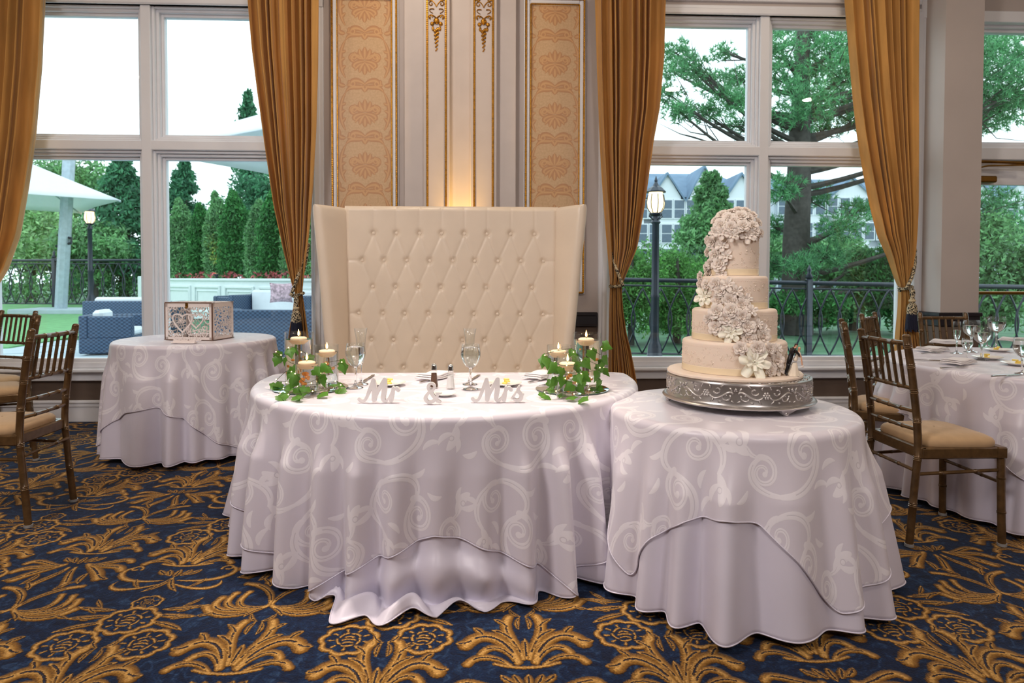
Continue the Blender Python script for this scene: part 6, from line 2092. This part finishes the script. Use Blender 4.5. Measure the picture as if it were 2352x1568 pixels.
def pine():
    dep = 15.0; b = XY(1832, dep)
    t = thing('pine_tree', 'big pine with open needle clumps behind the cake and curtain', 'tree', (b[0], b[1], GZ))
    B3 = np.array((b[0], b[1], GZ))
    W_ = lambda px, py, dd=0.0: EYE + ray(px, py) * (dep + dd) - B3
    rg = np.random.default_rng(60)
    z = lambda py: ZH(py, dep, 1832) - GZ
    MB().tube([(0, 0, 0), (-.05, 0, z(560)), (.02, .05, z(420)), (.0, 0, z(300)), (.1, .1, z(120)), (.1, .2, z(-120))], [.36, .30, .27, .23, .16, .06], 10).build('trunk', M['bark'], t)
    CL = ((1680, 235, 52, -1.0), (1640, 190, 40, -.6), (1590, 160, 38, -1.5), (1550, 120, 36, -1.2), (1535, 215, 30, -1), (1560, 255, 34, -1.6), (1620, 260, 30, -.5), (1690, 290, 26, .5), (1700, 180, 40, .6), (1660, 120, 30, 1.0), (1545, 165, 30, .3),
          (1790, 110, 50, -.8), (1800, 180, 64, -.5), (1850, 240, 70, -1.2), (1815, 285, 50, .6), (1880, 150, 60, .8), (1930, 110, 70, -.5), (1935, 220, 70, .9), (1900, 290, 44, 1.2), (1960, 160, 60, -1.2), (1870, 70, 70, .5), (1990, 260, 60, .0), (2010, 100, 70, 1.0), (1780, 60, 40, 1.4),
          (2080, 160, 80, 1.0), (2120, 260, 80, .5), (2180, 130, 80, -.8), (2200, 240, 80, .4), (2265, 110, 60, -.4), (2270, 190, 70, -1.0), (2310, 250, 62, -.6), (2330, 130, 66, .6), (2260, 280, 46, .8), (2350, 200, 66, -1.2), (2300, 60, 60, .2),
          (1795, 430, 44, -1.0), (1780, 520, 40, .8), (1870, 450, 46, 1.0), (1935, 520, 52, -.8), (1900, 590, 44, -.6), (1980, 600, 46, .5), (1840, 610, 40, -1.2), (1790, 610, 38, .8), (1975, 480, 40, 1.1), (2280, 470, 60, -.6), (2340, 520, 60, .4), (2250, 560, 46, .9))
    br = MB(); nd = MB(); V, Fc = [], []
    for i, (px, py, r, dd) in enumerate(CL):
        c = W_(px, py, dd); rad = r * dep / F
        s = np.array((0, 0, max(.8, c[2] - .35 * abs(c[0]) - .2)))
        if s[2] > z(-100): s[2] = z(-100)
        m_ = (s + c) / 2 + np.array((0, 0, -.22 * np.linalg.norm(c[:2]) * .5))
        P = bez(s, m_, c, n=10); br.tube(P, np.linspace(.075, .018, 10), 5, cap=False)
        for k in range(7):
            e = c + rg.normal(size=3) * rad * .6; br.tube([P[6 + k % 3], (P[7] + e) / 2 + rg.normal(size=3) * .06, e], [.016, .011, .004], 4, cap=False)
        nt_ = int(165 * (r / 45) ** 1.6)
        u = rg.normal(size=(nt_, 3)); u /= np.linalg.norm(u, axis=1)[:, None]
        pos = c + u * (rg.random((nt_, 1)) ** .5) * np.array((rad * 1.15, rad * 1.0, rad * .72))
        K_ = 9
        d = rg.normal(size=(nt_, K_, 3)) + np.array((0, 0, .5)) + u[:, None] * .8; d /= np.linalg.norm(d, axis=2)[..., None]
        sd = np.cross(d, rg.normal(size=(nt_, K_, 3))); sd /= np.linalg.norm(sd, axis=2)[..., None]
        ln = rg.uniform(.10, .17, (nt_, K_, 1)); p0 = pos[:, None] + 0 * d
        tri = np.stack([p0 - sd * .011, p0 + sd * .011, p0 + d * ln], 2).reshape(-1, 3)
        nd.add(tri, [(3 * q, 3 * q + 1, 3 * q + 2) for q in range(nt_ * K_)])
    br.build('branches', M['bark'], t)
    nd.build('needles', M['needle'], t, smooth=False)


pine()


def townhouse(label, px0, px1, dep, py_eave, py_peak, nst, ncol, gables):
    a, b = XY(px0, dep), XY(px1, dep); L = float(np.linalg.norm(b - a)); an = math.atan2(b[1] - a[1], b[0] - a[0])
    t = thing('townhouse', label, 'house', (a[0], a[1], GZ), an, 'white townhouses')
    he = ZH(py_eave, dep, px0) - GZ; hp = ZH(py_peak, dep, px0) - GZ
    MB().box((0, 0, 0), (L, 9, he)).build('wall', M['house'], t, smooth=False)
    rf = MB().add([(-.4, -.5, he), (L + .4, -.5, he), (L + .4, 9.5, he), (-.4, 9.5, he), (1.5, 4.5, hp), (L - 1.5, 4.5, hp)], [(0, 1, 5, 4), (2, 3, 4, 5), (1, 2, 5), (3, 0, 4), (3, 2, 1, 0)]).build('roof', M['slate'], t, smooth=False)
    g = L / gables
    for k in range(gables):
        x0, x1 = k * g + g * .12, (k + 1) * g - g * .12; xm = (x0 + x1) / 2; hg = he + (hp - he) * (.86 if k % 2 == 0 else .66)
        MB().add([(x0, -.6, 0), (x1, -.6, 0), (x1, -.6, he), (xm, -.6, hg), (x0, -.6, he), (x0, .1, 0), (x1, .1, 0), (x1, .1, he), (x0, .1, he), (xm, 3.4, hg)], [(0, 1, 2, 3, 4), (1, 6, 7, 2), (5, 0, 4, 8)]).build('gable', M['house'], t, smooth=False)
        MB().add([(x0 - .3, -.8, he - .2), (xm, -.8, hg + .12), (xm, 3.6, hg + .12), (x0 - .3, 3.0, he - .2), (x1 + .3, -.8, he - .2), (x1 + .3, 3.0, he - .2), (x0 - .3, -.8, he - .4), (xm, -.8, hg - .1), (x1 + .3, -.8, he - .4)], [(0, 1, 2, 3), (1, 4, 5, 2), (0, 6, 7, 1), (1, 7, 8, 4)]).build('gable_roof', M['slate'], t, smooth=False)
    wm = MB().box((-.42, -.05, -.7), (.42, .02, .7)).mesh('window_frame', M['house'], False); pm = MB().box((-.34, -.07, -.62), (.34, -.04, -.03)).box((-.34, -.07, .03), (.34, -.04, .62)).mesh('pane', M['hwin'], False)
    for i in range(nst):
        for j in range(ncol):
            xx = (j + .5) * L / ncol; zz = he * (i + .62) / (nst + .12)
            inb = any(k * g + g * .12 < xx < (k + 1) * g - g * .12 for k in range(gables))
            w = link('window', wm, t, (xx, -.62 if inb else -.02, zz)); link('pane', pm, w)
    return t


townhouse('white gabled townhouse behind the lamp post and the cake', 1400, 1735, 46, 455, 376, 4, 12, 4)
townhouse('white gabled townhouse behind the pine', 1775, 2110, 50, 448, 392, 4, 12, 3)
townhouse('white gabled townhouse seen through the garden door', 2170, 2480, 52, 455, 398, 4, 10, 3)
